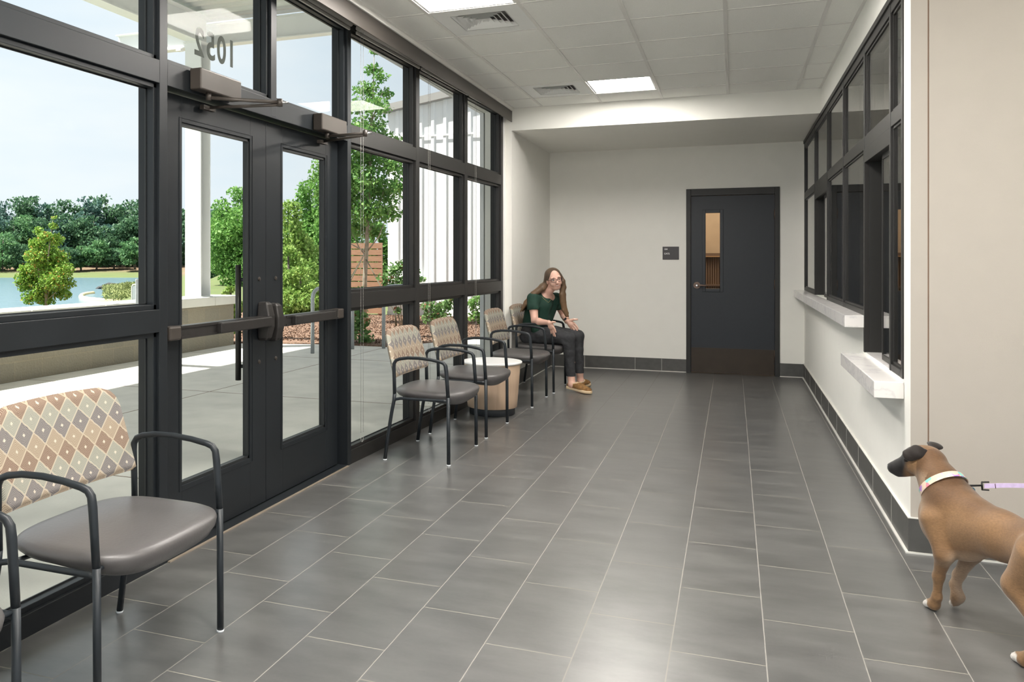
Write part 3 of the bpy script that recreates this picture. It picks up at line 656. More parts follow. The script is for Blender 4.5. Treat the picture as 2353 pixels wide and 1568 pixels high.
# ------------------------------------------------------------ reception windows
def S2(n, t, z): return (XR+n, t, z)                                 # n = into the wall
mull = [(4.665,4.705),(4.997,5.037),(5.928,5.968),(7.008,7.048),(8.142,8.186),(9.332,9.378),(10.61,10.66)]
Z_T0, Z_T1, Z_H = 2.03, 2.105, 2.665
specs = [(0,1,'fixed',.775),(1,2,'slide',.775),(2,3,'fixed',1.0),(3,4,'fixed',1.0),(4,5,'slide',1.0),(5,6,'fixed',1.0)]
labs = ['narrow dark-framed reception window at the near corner','reception service window with half-open sliding pane over the low counter','dark-framed reception window just past the low counter','dark-framed reception window midway along the high counter','reception service window with open sliding pane over the high counter','last narrow reception window beside the end wall']
for wi, (a, b, kd, zb) in enumerate(specs):
    f = MB(); pa, pb = mull[a], mull[b]; t0 = pa[1]; t1 = pb[0]
    if a == 0: f.box((-.007,pa[0],.775),(.10,pa[1],Z_H), S2)
    zl = zb
    f.box((-.007,pb[0],zb),(.10,pb[1],Z_H), S2)
    f.box((-.005,t0,Z_T0),(.098,t1,Z_T1), S2).box((-.005,t0,Z_H-.05),(.098,t1,Z_H), S2)
    op = [(Z_T1, Z_H-.05)]
    if kd == 'fixed': f.box((-.005,t0,zb),(.098,t1,zb+.035), S2); op.append((zb+.035, Z_T0))
    else: f.box((-.006,t0,Z_T0-.085),(.099,t1,Z_T0), S2)
    for c, d in op:
        for q in ((t0,t0+.010,c,d),(t1-.010,t1,c,d)): f.box((.004,q[0],q[2]),(.05,q[1],q[3]), S2)
        f.box((.004,t0,c),(.05,t1,c+.014), S2).box((.004,t0,d-.014),(.05,t1,d), S2)
    o_ = f.build('window_%d' % (wi+6), 'frame_bronze', bevel=.002); struct(o_, labs[wi], 'window')
    for c, d in op: MB().box((.010,t0+.003,c+.003),(.014,t1-.003,d-.003), S2).build('pane', 'office_glass', o_)
    if kd == 'slide':
        tm = t0+(t1-t0)*.53; zt = Z_T0-.085
        sf = MB().box((.028,t0+.004,zb+.004),(.05,tm,zb+.034), S2).box((.028,t0+.004,zt-.03),(.05,tm,zt), S2).box((.028,tm-.012,zb+.034),(.05,tm,zt), S2).box((.028,t0+.002,zb+.034),(.05,t0+.028,zt), S2).build('sliding_sash', 'frame_bronze', o_, bevel=.001)
        MB().box((.032,t0+.028,zb+.034),(.037,tm-.012,zt-.03), S2).build('pane', 'office_glass', sf)
        MB().box((.02,t1-.008,zb+.003),(.135,t1+.001,zt), S2).build('jamb_liner', 'frame_black', o_)
# continuous top frame member
struct(MB().box((-.016,4.66,Z_H-.002),(.10,10.66,Z_H+.03), S2).build('trim_11', 'frame_bronze'), 'dark head rail over the reception windows', 'trim')
# counters
c1 = MB().box((.650,5.955,.925),(XR-.0008,10.705,1.0)).build('service_counter', 'marble', bevel=.003); tag(c1, 'high white marble counter ledge running to the end wall', 'counter', 'marble counter ledges')
MB().box((XR-.0008,5.982,1.0005),(XR+.139,7.0,1.0025)).build('counter_sill', 'marble', c1)
c2 = MB().box((.635,4.66,.680),(XR-.0008,6.02,.760)).build('service_counter', 'marble', bevel=.003); tag(c2, 'low white marble counter ledge at the near service window', 'counter', 'marble counter ledges')
MB().box((XR+.001,4.72,.7755),(XR+.137,5.92,.7775)).build('counter_sill', 'marble', c2)
# the office behind the glass
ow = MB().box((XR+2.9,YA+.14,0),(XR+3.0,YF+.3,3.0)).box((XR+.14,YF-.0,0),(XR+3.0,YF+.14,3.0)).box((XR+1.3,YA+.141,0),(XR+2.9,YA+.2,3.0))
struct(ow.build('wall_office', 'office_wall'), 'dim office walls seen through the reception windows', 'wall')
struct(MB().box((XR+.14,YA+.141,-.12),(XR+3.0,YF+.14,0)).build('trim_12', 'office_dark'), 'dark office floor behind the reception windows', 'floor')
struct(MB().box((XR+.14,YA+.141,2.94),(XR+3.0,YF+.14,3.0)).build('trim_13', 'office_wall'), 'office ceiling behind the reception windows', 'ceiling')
dk = empty('office_desk', (1.15, 6.6, 0)); tag(dk, 'dark desk just inside the reception windows', 'desk')
MB().box((-.2,-1.6,.70),(.42,1.6,.74)).build('desktop', 'office_dark', dk, bevel=.004); MB().box((-.2,-1.55,0),(.40,-1.5,.70)).build('panel_leg', 'office_dark', dk); MB().box((-.2,1.5,0),(.40,1.55,.70)).build('panel_leg', 'office_dark', dk)
mn = empty('monitor', (1.22, 5.62, .742), .3); tag(mn, 'black computer monitor on the office desk behind the low counter window', 'monitor')
MB().box((-.015,-.25,.12),(.01,.25,.43)).build('screen', 'frame_black', mn, bevel=.004); MB().box((-.01,-.02,.01),(.02,.02,.16)).build('stand', 'frame_black', mn); MB().box((-.09,-.12,0),(.09,.12,.012)).build('base', 'frame_black', mn, bevel=.003)

# ------------------------------------------------------------ ceiling fittings
def light_panel(x0, x1, y0, y1, label):
    e = empty('ceiling_light', ((x0+x1)/2, (y0+y1)/2, ZC)); tag(e, label, 'ceiling light', 'recessed square light panels'); hx_, hy_ = (x1-x0)/2, (y1-y0)/2
    MB().box((-hx_+.012,-hy_+.012,.001),(hx_-.012,-hy_+.028,.03)).box((-hx_+.012,hy_-.028,.001),(hx_-.012,hy_-.012,.03)).box((-hx_+.012,-hy_+.028,.001),(-hx_+.028,hy_-.028,.03)).box((hx_-.028,-hy_+.028,.001),(hx_-.012,hy_-.028,.03)).build('housing', 'white_steel', e)
    MB().box((-hx_+.028,-hy_+.028,.008),(hx_-.028,hy_-.028,.012)).build('diffuser', 'light_panel', e)
def vent(x0, x1, y0, y1, label):
    e = empty('air_diffuser', ((x0+x1)/2, (y0+y1)/2, ZC)); tag(e, label, 'air vent', 'square ceiling air diffusers'); hx_, hy_ = (x1-x0)/2-.012, (y1-y0)/2-.012
    q = .185
    pn = MB()
    for a, b in (((-hx_,-hy_,0),(hx_,-q,.006)),((-hx_,q,0),(hx_,hy_,.006)),((-hx_,-q,0),(-q,q,.006)),((q,-q,0),(hx_,q,.006))): pn.box(a, b)
    pn.build('face_plate', 'white_steel', e)
    MB().box((-q,-q,.075),(q,q,.08)).box((-q-.002,-q,.0),(-q,q,.08)).box((q,-q,.0),(q+.002,q,.08)).box((-q,-q-.002,0),(q,-q,.08)).box((-q,q,0),(q,q+.002,.08)).build('plenum', 'roof_grey', e)
    for r in (.185,.152,.119,.086,.053,.020):
        i = r-.028 if r > .03 else .0; zz0, zz1 = .001, (.024 if r > .03 else .003)
        o4 = [(-r,-r,zz0),(r,-r,zz0),(r,r,zz0),(-r,r,zz0)]; i4 = [(-i,-i,zz1),(i,-i,zz1),(i,i,zz1),(-i,i,zz1)]
        m_ = MB(); m_.add(o4+i4, [(k, (k+1) % 4, 4+(k+1) % 4, 4+k) for k in range(4)], False)
        m_.add([(x,y_,z+.0015) for x,y_,z in o4+i4], [(k, (k+1) % 4, 4+(k+1) % 4, 4+k) for k in range(4)], False)
        m_.build('louvre', 'white_steel', e)
LAB = {(1,0):'lit square ceiling panel nearest the far bulkhead',(0,5):'lit square ceiling panel cut by the top edge above the first air vent',(2,5):'unseen lit ceiling panel just above the frame, added for more light'}  # panel above the frame is unseen, kept for its extra light
for (ix, iy), kd in fix_cells.items():
    x0, x1, y1, y0 = gx[ix], gx[ix+1], gy[iy], gy[iy+1]
    if kd == 'light': light_panel(x0, x1, y0, y1, LAB.get((ix,iy), 'unseen lit ceiling panel out of view, added to brighten the room'))  # panels without their own entry are unseen, added to brighten the room
    else: vent(x0, x1, y0, y1, 'square louvred ceiling vent beside the far light panel' if iy == 0 else 'large square louvred ceiling vent near the top edge')
# ------------------------------------------------------------ chairs
CW = .32                                                             # half spacing of the legs
def sup(t, p=2.6):
    c, s_ = math.cos(t), math.sin(t); return math.copysign(abs(c)**(2/p), c), math.copysign(abs(s_)**(2/p), s_)
def make_chair(label):
    R = empty('guest_chair'); tag(R, label, 'chair', 'patterned guest chairs along the windows')
    # seat: bulging upholstered pad, narrow at the back, round at the front
    m_ = MB(); nu, nr = 56, 9; prof = [(0,.040),(.35,.0395),(.62,.037),(.82,.033),(.93,.028),(.985,.020),(1.0,.009),(.985,-.004),(.93,-.020),(.80,-.036),(.6,-.046),(0,-.050)]
    vs = []
    for r, h in prof:
        for j in range(nu):
            t = 2*PI*j/nu; cx_, cy_ = sup(t, 3.4)
            x = .045+.258*cx_*r; y = .308*cy_*r*(1-.03*max(0, -cx_))
            fr_ = max(0, cx_*r); zc = .440+h*(1.0 if h > 0 else 1.0+.75*fr_) - .006*fr_**3 + .006*max(0, -cx_*r)
            if h < 0: zc -= .006*fr_
            vs.append((x, y, zc))
    fs = []
    for i in range(len(prof)-1):
        for j in range(nu): fs.append((i*nu+j, i*nu+(j+1) % nu, (i+1)*nu+(j+1) % nu, (i+1)*nu+j))
    m_.add(vs, fs, True); m_.build('seat', 'vinyl', R, smooth=True)
    # backrest: curved upholstered shell with rounded top corners
    m_ = MB(); ny, nz_ = 36, 22; hw = .324; pts = {}
    def back(yy, zz, side):
        zt = (zz-.555)/.32; hwz = hw-.028*zt
        xx = -.148-.080*zt - .022*(1-(yy/hw)**2) + (.019 if side else -.019)
        return xx, yy, zz
    grid = []
    for side in (1, 0):
        for i in range(nz_+1):
            v_ = i/nz_; z = .555+.322*v_
            hwz = hw-.026*v_
            zr_ = max(0, (z-.80)/.077)                              # rounded top corners
            hwz -= .075*(1-math.sqrt(max(0, 1-zr_**2)))
            zb_ = max(0, (.575-z)/.02); hwz -= .02*(1-math.sqrt(max(0, 1-zb_**2)))
            for j in range(ny+1):
                y = hwz*(-1+2*j/ny); e = min(1, (1-abs(-1+2*j/ny))/.05, (1-v_)/.055 if v_ > .5 else v_/.05)
                x, y2, z2 = back(y, z-.012*(y/hw)**2*(v_), side)
                mid = back(y, z, 1)[0]-.019
                x = mid+(x-mid)*math.sqrt(max(0, 1-(1-e)**2)*1.0) if e < 1 else x
                grid.append((x, y2, z2))
    W_ = ny+1; O = (nz_+1)*W_; fs = []
    for i in range(nz_):
        for j in range(ny):
            a = i*W_+j; fs.append((a, a+1, a+W_+1, a+W_)); fs.append((O+a, O+a+W_, O+a+W_+1, O+a+1))
    for i in range(nz_):
        for j in (0, ny):
            a = i*W_+j; fs.append((a, a+W_, O+a+W_, O+a))
    for j in range(ny):
        fs.append((j, O+j, O+j+1, j+1)); a = nz_*W_+j; fs.append((a, a+1, O+a+1, O+a))
    m_.add(grid, fs, True); m_.build('backrest', 'diamond_fabric', R, smooth=True)
    r = .0122
    for s_ in (-1, 1):
        y = s_*CW
        fl = MB().tube([(.225,y,.006),(.224,y,.20),(.222,y,.445)], r, 14).build('leg', 'black_metal', R)
        MB().tube([(.225,y,0),(.225,y,.008)], .0135, 14).build('glide', 'clear_glide', fl)
        rl = MB().tube([(-.225,y,.006),(-.205,y,.15),(-.175,y,.33),(-.160,y,.40),(-.155,y,.45)], r, 14).build('leg', 'black_metal', R)
        MB().tube([(-.225,y,0),(-.225,y,.008)], .0135, 14).build('glide', 'clear_glide', rl)
        P = [(-.155,y,.45),(-.157,y,.54),(-.160,y,.625),(-.158,y,.652),(-.145,y,.673),(-.118,y,.684),(-.06,y,.693),(.02,y,.694),(.10,y,.687),(.165,y,.676),(.190,y,.668),(.203,y,.652),(.208,y,.62),(.214,y,.54),(.221,y,.445)]
        MB().tube(P, [r,r,r,r,.0115,.0110,.0108,.0108,.0108,.0112,.0120,.0130,.0135,.0128,r], 14, ry=1.0).build('armrest', 'black_metal', R)
        sr = MB().tube([(-.168,y,.372),(-.162,y,.395),(-.148,y,.413),(-.11,y,.421),(.0,y,.421),(.12,y,.421),(.19,y,.421),(.218,y,.421)], .010, 12)
        sr.tube([(-.10,y,.421),(-.10,y-s_*.10,.415)], .008, 8).tube([(.218,y,.436),(.205,y-s_*.05,.430),(.16,y-s_*.10,.415)], .008, 8)
        sr.build('side_rail', 'black_metal', R)
    MB().tube([(-.10,-CW+.1,.405),(-.10,CW-.1,.405)], .009, 10).tube([(.13,-CW+.1,.398),(.13,CW-.1,.398)], .009, 10).tube([(-.10,-.2,.403),(.13,-.2,.398)], .008, 10).tube([(-.10,.2,.403),(.13,.2,.398)], .008, 10).build('seat_frame', 'black_metal', R)
    return R
def copy_tree(o_, parent=None):
    c = o_.copy(); C.objects.link(c); c.parent = parent
    for ch in list(o_.children): copy_tree(ch, c)
    return c
spots = [(-1.95, 2.305, 0, 'large guest chair at lower left with a grey vinyl seat and diamond-patterned back'),
         (-1.95, 1.365, 0, 'guest chair at the lower left corner, mostly cut off, only its black arm showing'),
         (-1.95, 5.60, 0, 'patterned guest chair nearest the entrance doors, first of the four far chairs'),
         (-1.952, 6.515, 0, 'patterned guest chair between the first far chair and the round wood table'),
         (-1.925, 7.965, 0, 'empty patterned guest chair between the round wood table and the seated person'),
         (-1.905, 8.865, 0, 'patterned guest chair in the corner with the person sitting on it')]
ch0 = make_chair(spots[0][3])
for i, (x, y, a, lab) in enumerate(spots):
    c = ch0 if i == 0 else copy_tree(ch0)
    c.location = (x, y, 0); c.rotation_euler = (0, 0, a); c['label'] = lab

# ------------------------------------------------------------ drum side table
T = empty('side_table', (-1.965, 7.245, 0)); tag(T, 'round pale wood drum table with white top between two chairs', 'side table')
MB().lathe([(.195,0),(.198,.004),(.198,.058),(.195,.062)], 64).build('plinth', 'table_base', T)
MB().lathe([(.213,.062),(.216,.066),(.2225,.14),(.2345,.28),(.2455,.436),(.244,.438)], 72).build('drum', 'pale_wood', T)
MB().lathe([(.240,.4385),(.256,.441),(.2605,.448),(.261,.456),(.257,.4605),(.250,.462)], 72).build('tabletop', 'white_laminate', T)

# ------------------------------------------------------------ seated person
PO = (-1.9, 8.87, 0)
person = empty('person', PO); tag(person, 'person with long brown hair, green top and glasses, seated leaning forward with open hands', 'person')
def ax(f, up):
    f = Vector(f).normalized(); r_ = Vector(up).cross(f).normalized(); u_ = f.cross(r_).normalized(); return f, r_, u_
HC = Vector((-1.725, 8.80, 1.142))                                   # head centre
hf, hr, hu = ax((.50,-.86,-.10), (-.20,-.02,.98))                    # face direction, her own right is -hr
def hp(x, y, z): return tuple(HC+hr*x+hf*y+hu*z)                     # x: towards image right, y: out of the face, z: up
HR = [list(hr), list(hf), list(hu)]
b_ = SDF((-2.12,8.36,.02), (-1.42,9.32,1.34), .0045)
b_.ell(hp(0,-.018,.028), (.074,.090,.086), .0, HR)                   # cranium
b_.ell(hp(0,.018,-.028), (.054,.064,.080), .03, HR)                  # face
b_.ell(hp(0,.040,-.083), (.026,.028,.022), .02, HR)                  # chin
for s_ in (-1,1):
    b_.ell(hp(s_*.036,.048,-.036), (.024,.024,.022), .015, HR)       # smiling cheeks
    b_.ell(hp(s_*.030,.062,.026), (.026,.012,.010), .012, HR)        # brow ridge
    b_.cone(hp(s_*.044,-.01,-.055), hp(s_*.022,.035,-.082), .022, .018, .02)  # jaw
    b_.ell(hp(s_*.074,-.012,-.012), (.009,.018,.029), .006, HR)      # ear
b_.cone(hp(0,.074,.012), hp(0,.092,-.022), .007, .0115, .010)        # nose bridge
b_.ell(hp(0,.092,-.026), (.013,.011,.009), .008, HR); b_.ell(hp(-.010,.084,-.028), (.007,.008,.007), .006, HR); b_.ell(hp(.010,.084,-.028), (.007,.008,.007), .006, HR)
for s_ in (-1,1): b_.sub_ell(hp(s_*.029,.086,.006), (.015,.014,.0085), HR)
b_.sub_ell(hp(0,.086,-.054), (.024,.010,.0075), HR)
b_.chain([hp(0,-.03,-.06), (-1.785,8.825,1.03), (-1.835,8.845,.965)], [.048,.046,.060], .02)   # neck
RS, LS = (-1.925,8.705,.945), (-1.745,9.015,.935)
b_.cone((-1.84,8.85,.955), RS, .055, .045, .03); b_.cone((-1.82,8.87,.955), LS, .055, .045, .03)
b_.cone((-1.85,8.87,.93), (-1.96,8.87,.62), .09, .09, .04)
# her right arm (image left) and left arm
RE, RW = (-1.885,8.60,.722), (-1.717,8.487,.716); LE, LW = (-1.680,9.110,.745), (-1.615,8.945,.702)
b_.chain([RS,(-1.910,8.66,.84),RE], [.048,.044,.036], .015); b_.chain([RE,(-1.83,8.555,.718),RW], [.037,.036,.022], .012)
b_.chain([LS,(-1.715,9.07,.84),LE], [.046,.042,.035], .015); b_.chain([LE,(-1.65,9.03,.728),LW], [.036,.034,.022], .012)
# hands: palm, four fingers of different lengths, thumb from the side of the palm
def hand(W_, K, tips, mids, thumb, rad, pflat):
    W_ = np.array(W_); pc = (W_*.35+np.mean(K, axis=0)*.65)
    for k in K: b_.cone(W_, k, .020, .0115, .010, pflat)
    b_.ell(pc, (.030,.022,.034), .012)
    for k, m_, t_ in zip(K, mids, tips):
        b_.chain([k, m_, t_], [.0105, .0088, .0072], .003)
    b_.chain(thumb, [.016,.0115,.0085], .006)
K = [(-1.673,8.490,.676),(-1.682,8.500,.662),(-1.692,8.508,.652),(-1.703,8.514,.648)]
hand(RW, K, [(-1.648,8.490,.622),(-1.658,8.512,.578),(-1.676,8.530,.580),(-1.702,8.545,.594)], [(-1.657,8.487,.650),(-1.668,8.504,.618),(-1.682,8.518,.614),(-1.702,8.530,.618)], [(-1.700,8.482,.712),(-1.676,8.478,.722),(-1.652,8.484,.722)], None, ((1,-.3,.2),1.3))
K = [(-1.548,8.955,.683),(-1.556,8.955,.660),(-1.568,8.955,.645),(-1.584,8.957,.640)]
hand(LW, K, [(-1.503,8.955,.624),(-1.494,8.965,.577),(-1.519,8.975,.568),(-1.558,8.982,.580)], [(-1.521,8.950,.655),(-1.519,8.955,.614),(-1.541,8.962,.602),(-1.569,8.968,.606)], [(-1.590,8.945,.708),(-1.545,8.940,.722),(-1.510,8.948,.723)], None, ((.4,-1,.3),1.3))
# lower legs and feet inside jeans and shoes
RA, LA = (-1.533,8.715,.135), (-1.492,8.992,.150)
b_.cone((-1.54,8.72,.30), RA, .045, .034, .01); b_.chain([RA,(-1.524,8.705,.075),(-1.43,8.655,.045)], [.036,.038,.030], .015)
b_.cone((-1.50,8.99,.30), LA, .045, .033, .01); b_.chain([LA,(-1.49,9.01,.075),(-1.46,9.09,.045)], [.034,.036,.028], .015)
b_.mesh('body', 'skin', person, PO)
# top
s1 = SDF((-2.20,8.50,.52), (-1.55,9.22,1.08), .0055)
s1.cone((-1.865,8.86,.925), (-1.95,8.87,.66), .105, .115, .03, ((.87,-.5,.35),1.15)); s1.cone((-1.945,8.87,.80), (-1.965,8.875,.60), .118, .125, .04, ((1,0,0),1.12)); s1.ell((-1.815,8.835,.885), (.062,.085,.075), .04)
s1.cone((-1.86,8.85,.945), RS, .068, .060, .035); s1.cone((-1.84,8.88,.945), LS, .068, .058, .035)
s1.cone(RS, (-1.912,8.655,.858), .060, .064, .02); s1.cone(LS, (-1.720,9.062,.858), .058, .062, .02)
s1.cone((-1.85,8.80,.86), (-1.86,8.83,.74), .070, .075, .04); s1.cone((-1.78,8.96,.86), (-1.83,8.93,.74), .062, .072, .04)
s1.ell((-1.90,8.72,.62), (.05,.05,.06), .04)
s1.cut((0,0,.558), (0,0,-1))
# open the neckline and sleeve ends
s1.sub_ell((-1.790,8.800,1.010), (.070,.070,.066)); s1.sub_ell((-1.905,8.635,.802), (.062,.058,.045)); s1.sub_ell((-1.708,9.078,.802), (.058,.056,.045))
s1.mesh('top', 'shirt_green', person, PO)
# jeans
j = SDF((-2.24,8.58,.12), (-1.38,9.16,.70), .005)
j.cone((-1.975,8.87,.62), (-1.97,8.87,.56), .105, .11, .03); j.ell((-1.965,8.87,.555), (.115,.165,.080), .03)
RH, RK, LH, LK = (-1.99,8.79,.555), (-1.560,8.715,.545), (-1.99,8.95,.555), (-1.508,8.985,.548)
j.chain([RH,(-1.78,8.74,.562),RK], [.098,.082,.064], .02); j.chain([LH,(-1.75,8.965,.565),LK], [.098,.080,.062], .02)
j.chain([RK,(-1.555,8.72,.40),(-1.537,8.718,.17)], [.062,.056,.046], .015); j.chain([LK,(-1.51,8.985,.40),(-1.495,8.990,.16)], [.060,.054,.045], .015)
for a, b2, r_ in (((-1.70,8.70,.60),(-1.60,8.70,.55),.02),((-1.63,8.69,.52),(-1.60,8.67,.49),.018),((-1.57,8.67,.48),(-1.60,8.68,.44),.014),((-1.9,8.70,.60),(-1.83,8.68,.57),.02)): j.cone(a, b2, r_, r_*.6, .03)
j.cut((-1.536,8.715,.158), (0,0,-1))
j.sub_ell((-1.536,8.716,.150), (.038,.038,.03)); j.sub_ell((-1.493,8.99,.150), (.037,.037,.03))
j.mesh('jeans', 'denim', person, PO)
# slip-on clogs
def shoe(heel, toe, hz_, name='shoe'):
    heel = np.array(heel); toe = np.array(toe); L_ = toe-heel; ln = np.linalg.norm(L_); e = L_/ln; side = np.array((-e[1], e[0], 0)); side /= np.linalg.norm(side)
    e = np.array(e); up = np.cross(e, side); up *= np.sign(up[2])
    prof = [(0,.030),(.04,.037),(.12,.037),(.30,.034),(.5,.038),(.7,.045),(.85,.043),(.95,.031),(1.0,.012)]
    m_ = MB(); ring = []
    for t, hw_ in prof: ring.append((t, hw_))
    for t, hw_ in prof[::-1]: ring.append((t, -hw_))
    def P(t, w_, z): 
        lift = .006*max(0, (t-.8)/.2)
        return tuple(heel+L_*t+side*w_+up*(z+lift))
    n = len(ring); vs = [P(t, w_*1.0, 0) for t, w_ in ring]+[P(t*1.01-.005, w_*1.10, .014) for t, w_ in ring]+[P(t, w_*1.04, .028) for t, w_ in ring]
    fs = [tuple(range(n))[::-1], tuple(range(2*n, 3*n))]
    for l in range(2):
        for i in range(n): fs.append((l*n+i, l*n+(i+1) % n, (l+1)*n+(i+1) % n, (l+1)*n+i))
    so = m_.add(vs, fs, True).build(name, 'shoe_sole', person, bevel=.003)
    lo = np.minimum(heel, toe)-.1; hi = np.maximum(heel, toe)+.12
    q = SDF(lo, hi, .004)
    def H(t, w_, z): return heel+L_*t+side*w_+up*z
    q.cone(H(.55,0,.034), H(.86,0,.030), .040, .034, .02, (side, .92)); q.cone(H(.34,0,.050), H(.60,0,.036), .042, .040, .02, (side,.95))
    q.cone(H(.08,0,.036), H(.36,0,.034), .032, .036, .02, (side,.92))
    q.sub_ell(H(.20,0,.082), (.052,.052,.040)); q.sub_ell(H(.30,0,.092), (.046,.046,.038))
    q.cut(H(.5,0,.026), -up)
    q.mesh('upper', 'shoe_suede', so)
    m_ = MB(); m_.tube([H(.035+.42*(.5-.5*math.cos(a)), .034*math.sin(a), .056+.022*(.5-.5*math.cos(a))) for a in [2*PI*i/24 for i in range(24)]], .0075, 8, closed=True); m_.build('lining', 'shoe_fleece', so)
    so.location = (-PO[0], -PO[1], -PO[2]); return so
shoe((-1.572,8.742,.030), (-1.315,8.605,.001), 0); shoe((-1.505,8.955,.004), (-1.435,9.205,.002), 0)
# face details
def child(mb, name, material): 
    o_ = mb.build(name, material, person); o_.location = (-PO[0], -PO[1], -PO[2]); return o_
def ball(c, r, f=None, n=16):
    m_ = MB(); m_.cur = 0; vs = []; fs = []
    for i in range(n+1):
        for jx in range(n):
            a, b2 = PI*i/n, 2*PI*jx/n; vs.append(hp(c[0]+r[0]*math.sin(a)*math.cos(b2), c[1]+r[1]*math.cos(a), c[2]+r[2]*math.sin(a)*math.sin(b2)))
    for i in range(n):
        for jx in range(n): fs.append((i*n+jx, i*n+(jx+1) % n, (i+1)*n+(jx+1) % n, (i+1)*n+jx))
    return m_.add(vs, fs, True)
for s_ in (-1,1):
    ey = child(ball((s_*.029,.064,.006), (.0125,.0115,.0075)), 'eye', 'eye_white')
    child(ball((s_*.029,.0735,.006), (.0055,.003,.0055)), 'iris', 'iris')
    child(MB().tube([hp(s_*.012,.0755,.027),hp(s_*.028,.0765,.031),hp(s_*.047,.066,.026)], [.0018,.0026,.0014], 8), 'eyebrow', 'brow')
    child(MB().tube([hp(s_*.016,.070,.011),hp(s_*.029,.076,.0145),hp(s_*.042,.066,.010)], .0016, 6), 'eyelid', 'brow')
child(MB().tube([hp(-.028,.066,-.041),hp(-.015,.078,-.0480),hp(0,.0815,-.0500),hp(.015,.078,-.0480),hp(.028,.066,-.041)], [.0010,.0017,.0020,.0017,.0010], 8), 'upper_lip', 'lips')
child(MB().tube([hp(-.028,.066,-.041),hp(-.017,.0765,-.0575),hp(0,.080,-.0645),hp(.017,.0765,-.0575),hp(.028,.066,-.041)], [.0010,.0020,.0024,.0020,.0010], 8), 'lower_lip', 'lips')
child(ball((0,.0700,-.0555), (.0220,.0105,.0066)), 'teeth', 'teeth')
gl_ = MB()
for s_ in (-1,1):
    q = []
    for i in range(24):
        a = 2*PI*i/24; cx_, cy_ = sup(a, 3.2); q.append(hp(s_*.031+.0265*cx_, .091-.010*abs(s_*.031+.0265*cx_)/.05, .004+.0195*cy_-.002*cx_*s_*-1))
    gl_.tube(q, .0022, 8, closed=True)
    gl_.tube([hp(s_*.0575,.080,.014),hp(s_*.070,.060,.013),hp(s_*.078,.0,.004)], .0019, 6)
gl_.tube([hp(-.006,.091,.008),hp(0,.093,.011),hp(.006,.091,.008)], .002, 6)
go = child(gl_, 'glasses', 'glasses')
for s_ in (-1,1):
    q = [hp(s_*.031+.0255*sup(2*PI*i/20, 3.2)[0], .0895-.010*abs(s_*.031+.0255*sup(2*PI*i/20, 3.2)[0])/.05, .004+.0185*sup(2*PI*i/20, 3.2)[1]) for i in range(20)]
    lo_ = MB().add(q, [tuple(range(20))]).build('lens', 'lens', go)
# necklace, watch
child(MB().tube([(-1.862,8.760,.985),(-1.82,8.733,.945),(-1.772,8.735,.905),(-1.757,8.79,.93),(-1.748,8.85,.965)], .0013, 6), 'necklace', 'gold')
wv = Vector(LW)-Vector(LE); wv.normalize(); wc = Vector(LW)-wv*.012
u1 = wv.cross(Vector((0,0,1))).normalized(); u2 = wv.cross(u1)
wb_ = child(MB().tube([tuple(wc+u1*.0275*math.cos(2*PI*i/24)+u2*.0265*math.sin(2*PI*i/24)) for i in range(24)], .0055, 8, closed=True, ry=1.2), 'watch_band', 'watch_band')
fd = Vector((-.4,-.8,.6)).normalized(); fd = (fd-wv*fd.dot(wv)).normalized(); sdv = wv.cross(fd)
qv = [wc+fd*d_+wv*a*.016+sdv*b2*.014 for d_ in (.024,.035) for a, b2 in ((-1,-1),(1,-1),(1,1),(-1,1))]
child(MB().add([tuple(p) for p in qv], [(0,3,2,1),(4,5,6,7),(0,1,5,4),(1,2,6,5),(2,3,7,6),(3,0,4,7)]), 'watch', 'watch_face')
# hair: cap over the crown and long locks behind her right shoulder and down her left side
hs = SDF((-2.24,8.42,.68), (-1.50,9.16,1.32), .0048)
hs.ell(hp(0,-.030,.036), (.086,.092,.086), 0, HR); hs.ell(hp(0,-.052,-.02), (.078,.068,.075), .03, HR)
hs.sub_ell(hp(-.004,.076,-.040), (.066,.078,.087), HR)
def lock(P_, R_): hs.chain(P_, R_, .012)
g_ = np.random.default_rng(3)
for i in range(18):
    f = i/17
    st = hp(-.066+.030*f, -.02-.05*f, .04+.03*f); md = hp(-.080+.02*f, -.045-.05*f, -.045)
    p3 = (-1.838-.014*f, 8.735+.085*f, 1.050+.015*f); p4 = (-1.918-.012*g_.random(), 8.690+.12*f, .990+.01*f); p5 = (-1.992-.012*g_.random(), 8.685+.13*f, .912-.030*g_.random()); p6 = (-2.040-.026*g_.random(), 8.690+.13*f, .830+.07*g_.random()-.035)
    lock([st, md, p3, p4, p5, p6], [.020,.026,.029,.024,.018,.003])
for i in range(14):
    f = i/13
    st = hp(.068-.012*f, .000-.05*f, .03+.02*f); md = hp(.086-.010*f, .012-.055*f, -.035); m2 = hp(.088-.012*f, .012-.05*f, -.10)
    p3 = (-1.655+.014*f, 8.845+.02*f, .985); p4 = (-1.653+.016*f, 8.855+.02*f, .905); p5 = (-1.643+.022*f, 8.868+.02*f, .825); p6 = (-1.630+.030*f+.015*g_.random(), 8.880+.02*f, .742+.05*g_.random())
    lock([st, md, m2, p3, p4, p5, p6], [.018,.022,.022,.022,.019,.014,.003])
def haircol(p):
    t = np.clip((1.17-p[:,2])/.34, 0, 1)[:,None]; t = np.maximum(t, np.clip((-1.80-p[:,0])/.2, 0, 1)[:,None]*.8)
    return np.array([[.060,.036,.022]])*(1-t)+np.array([[.24,.135,.065]])*t
hs.mesh('hair', 'hair', person, PO, haircol)

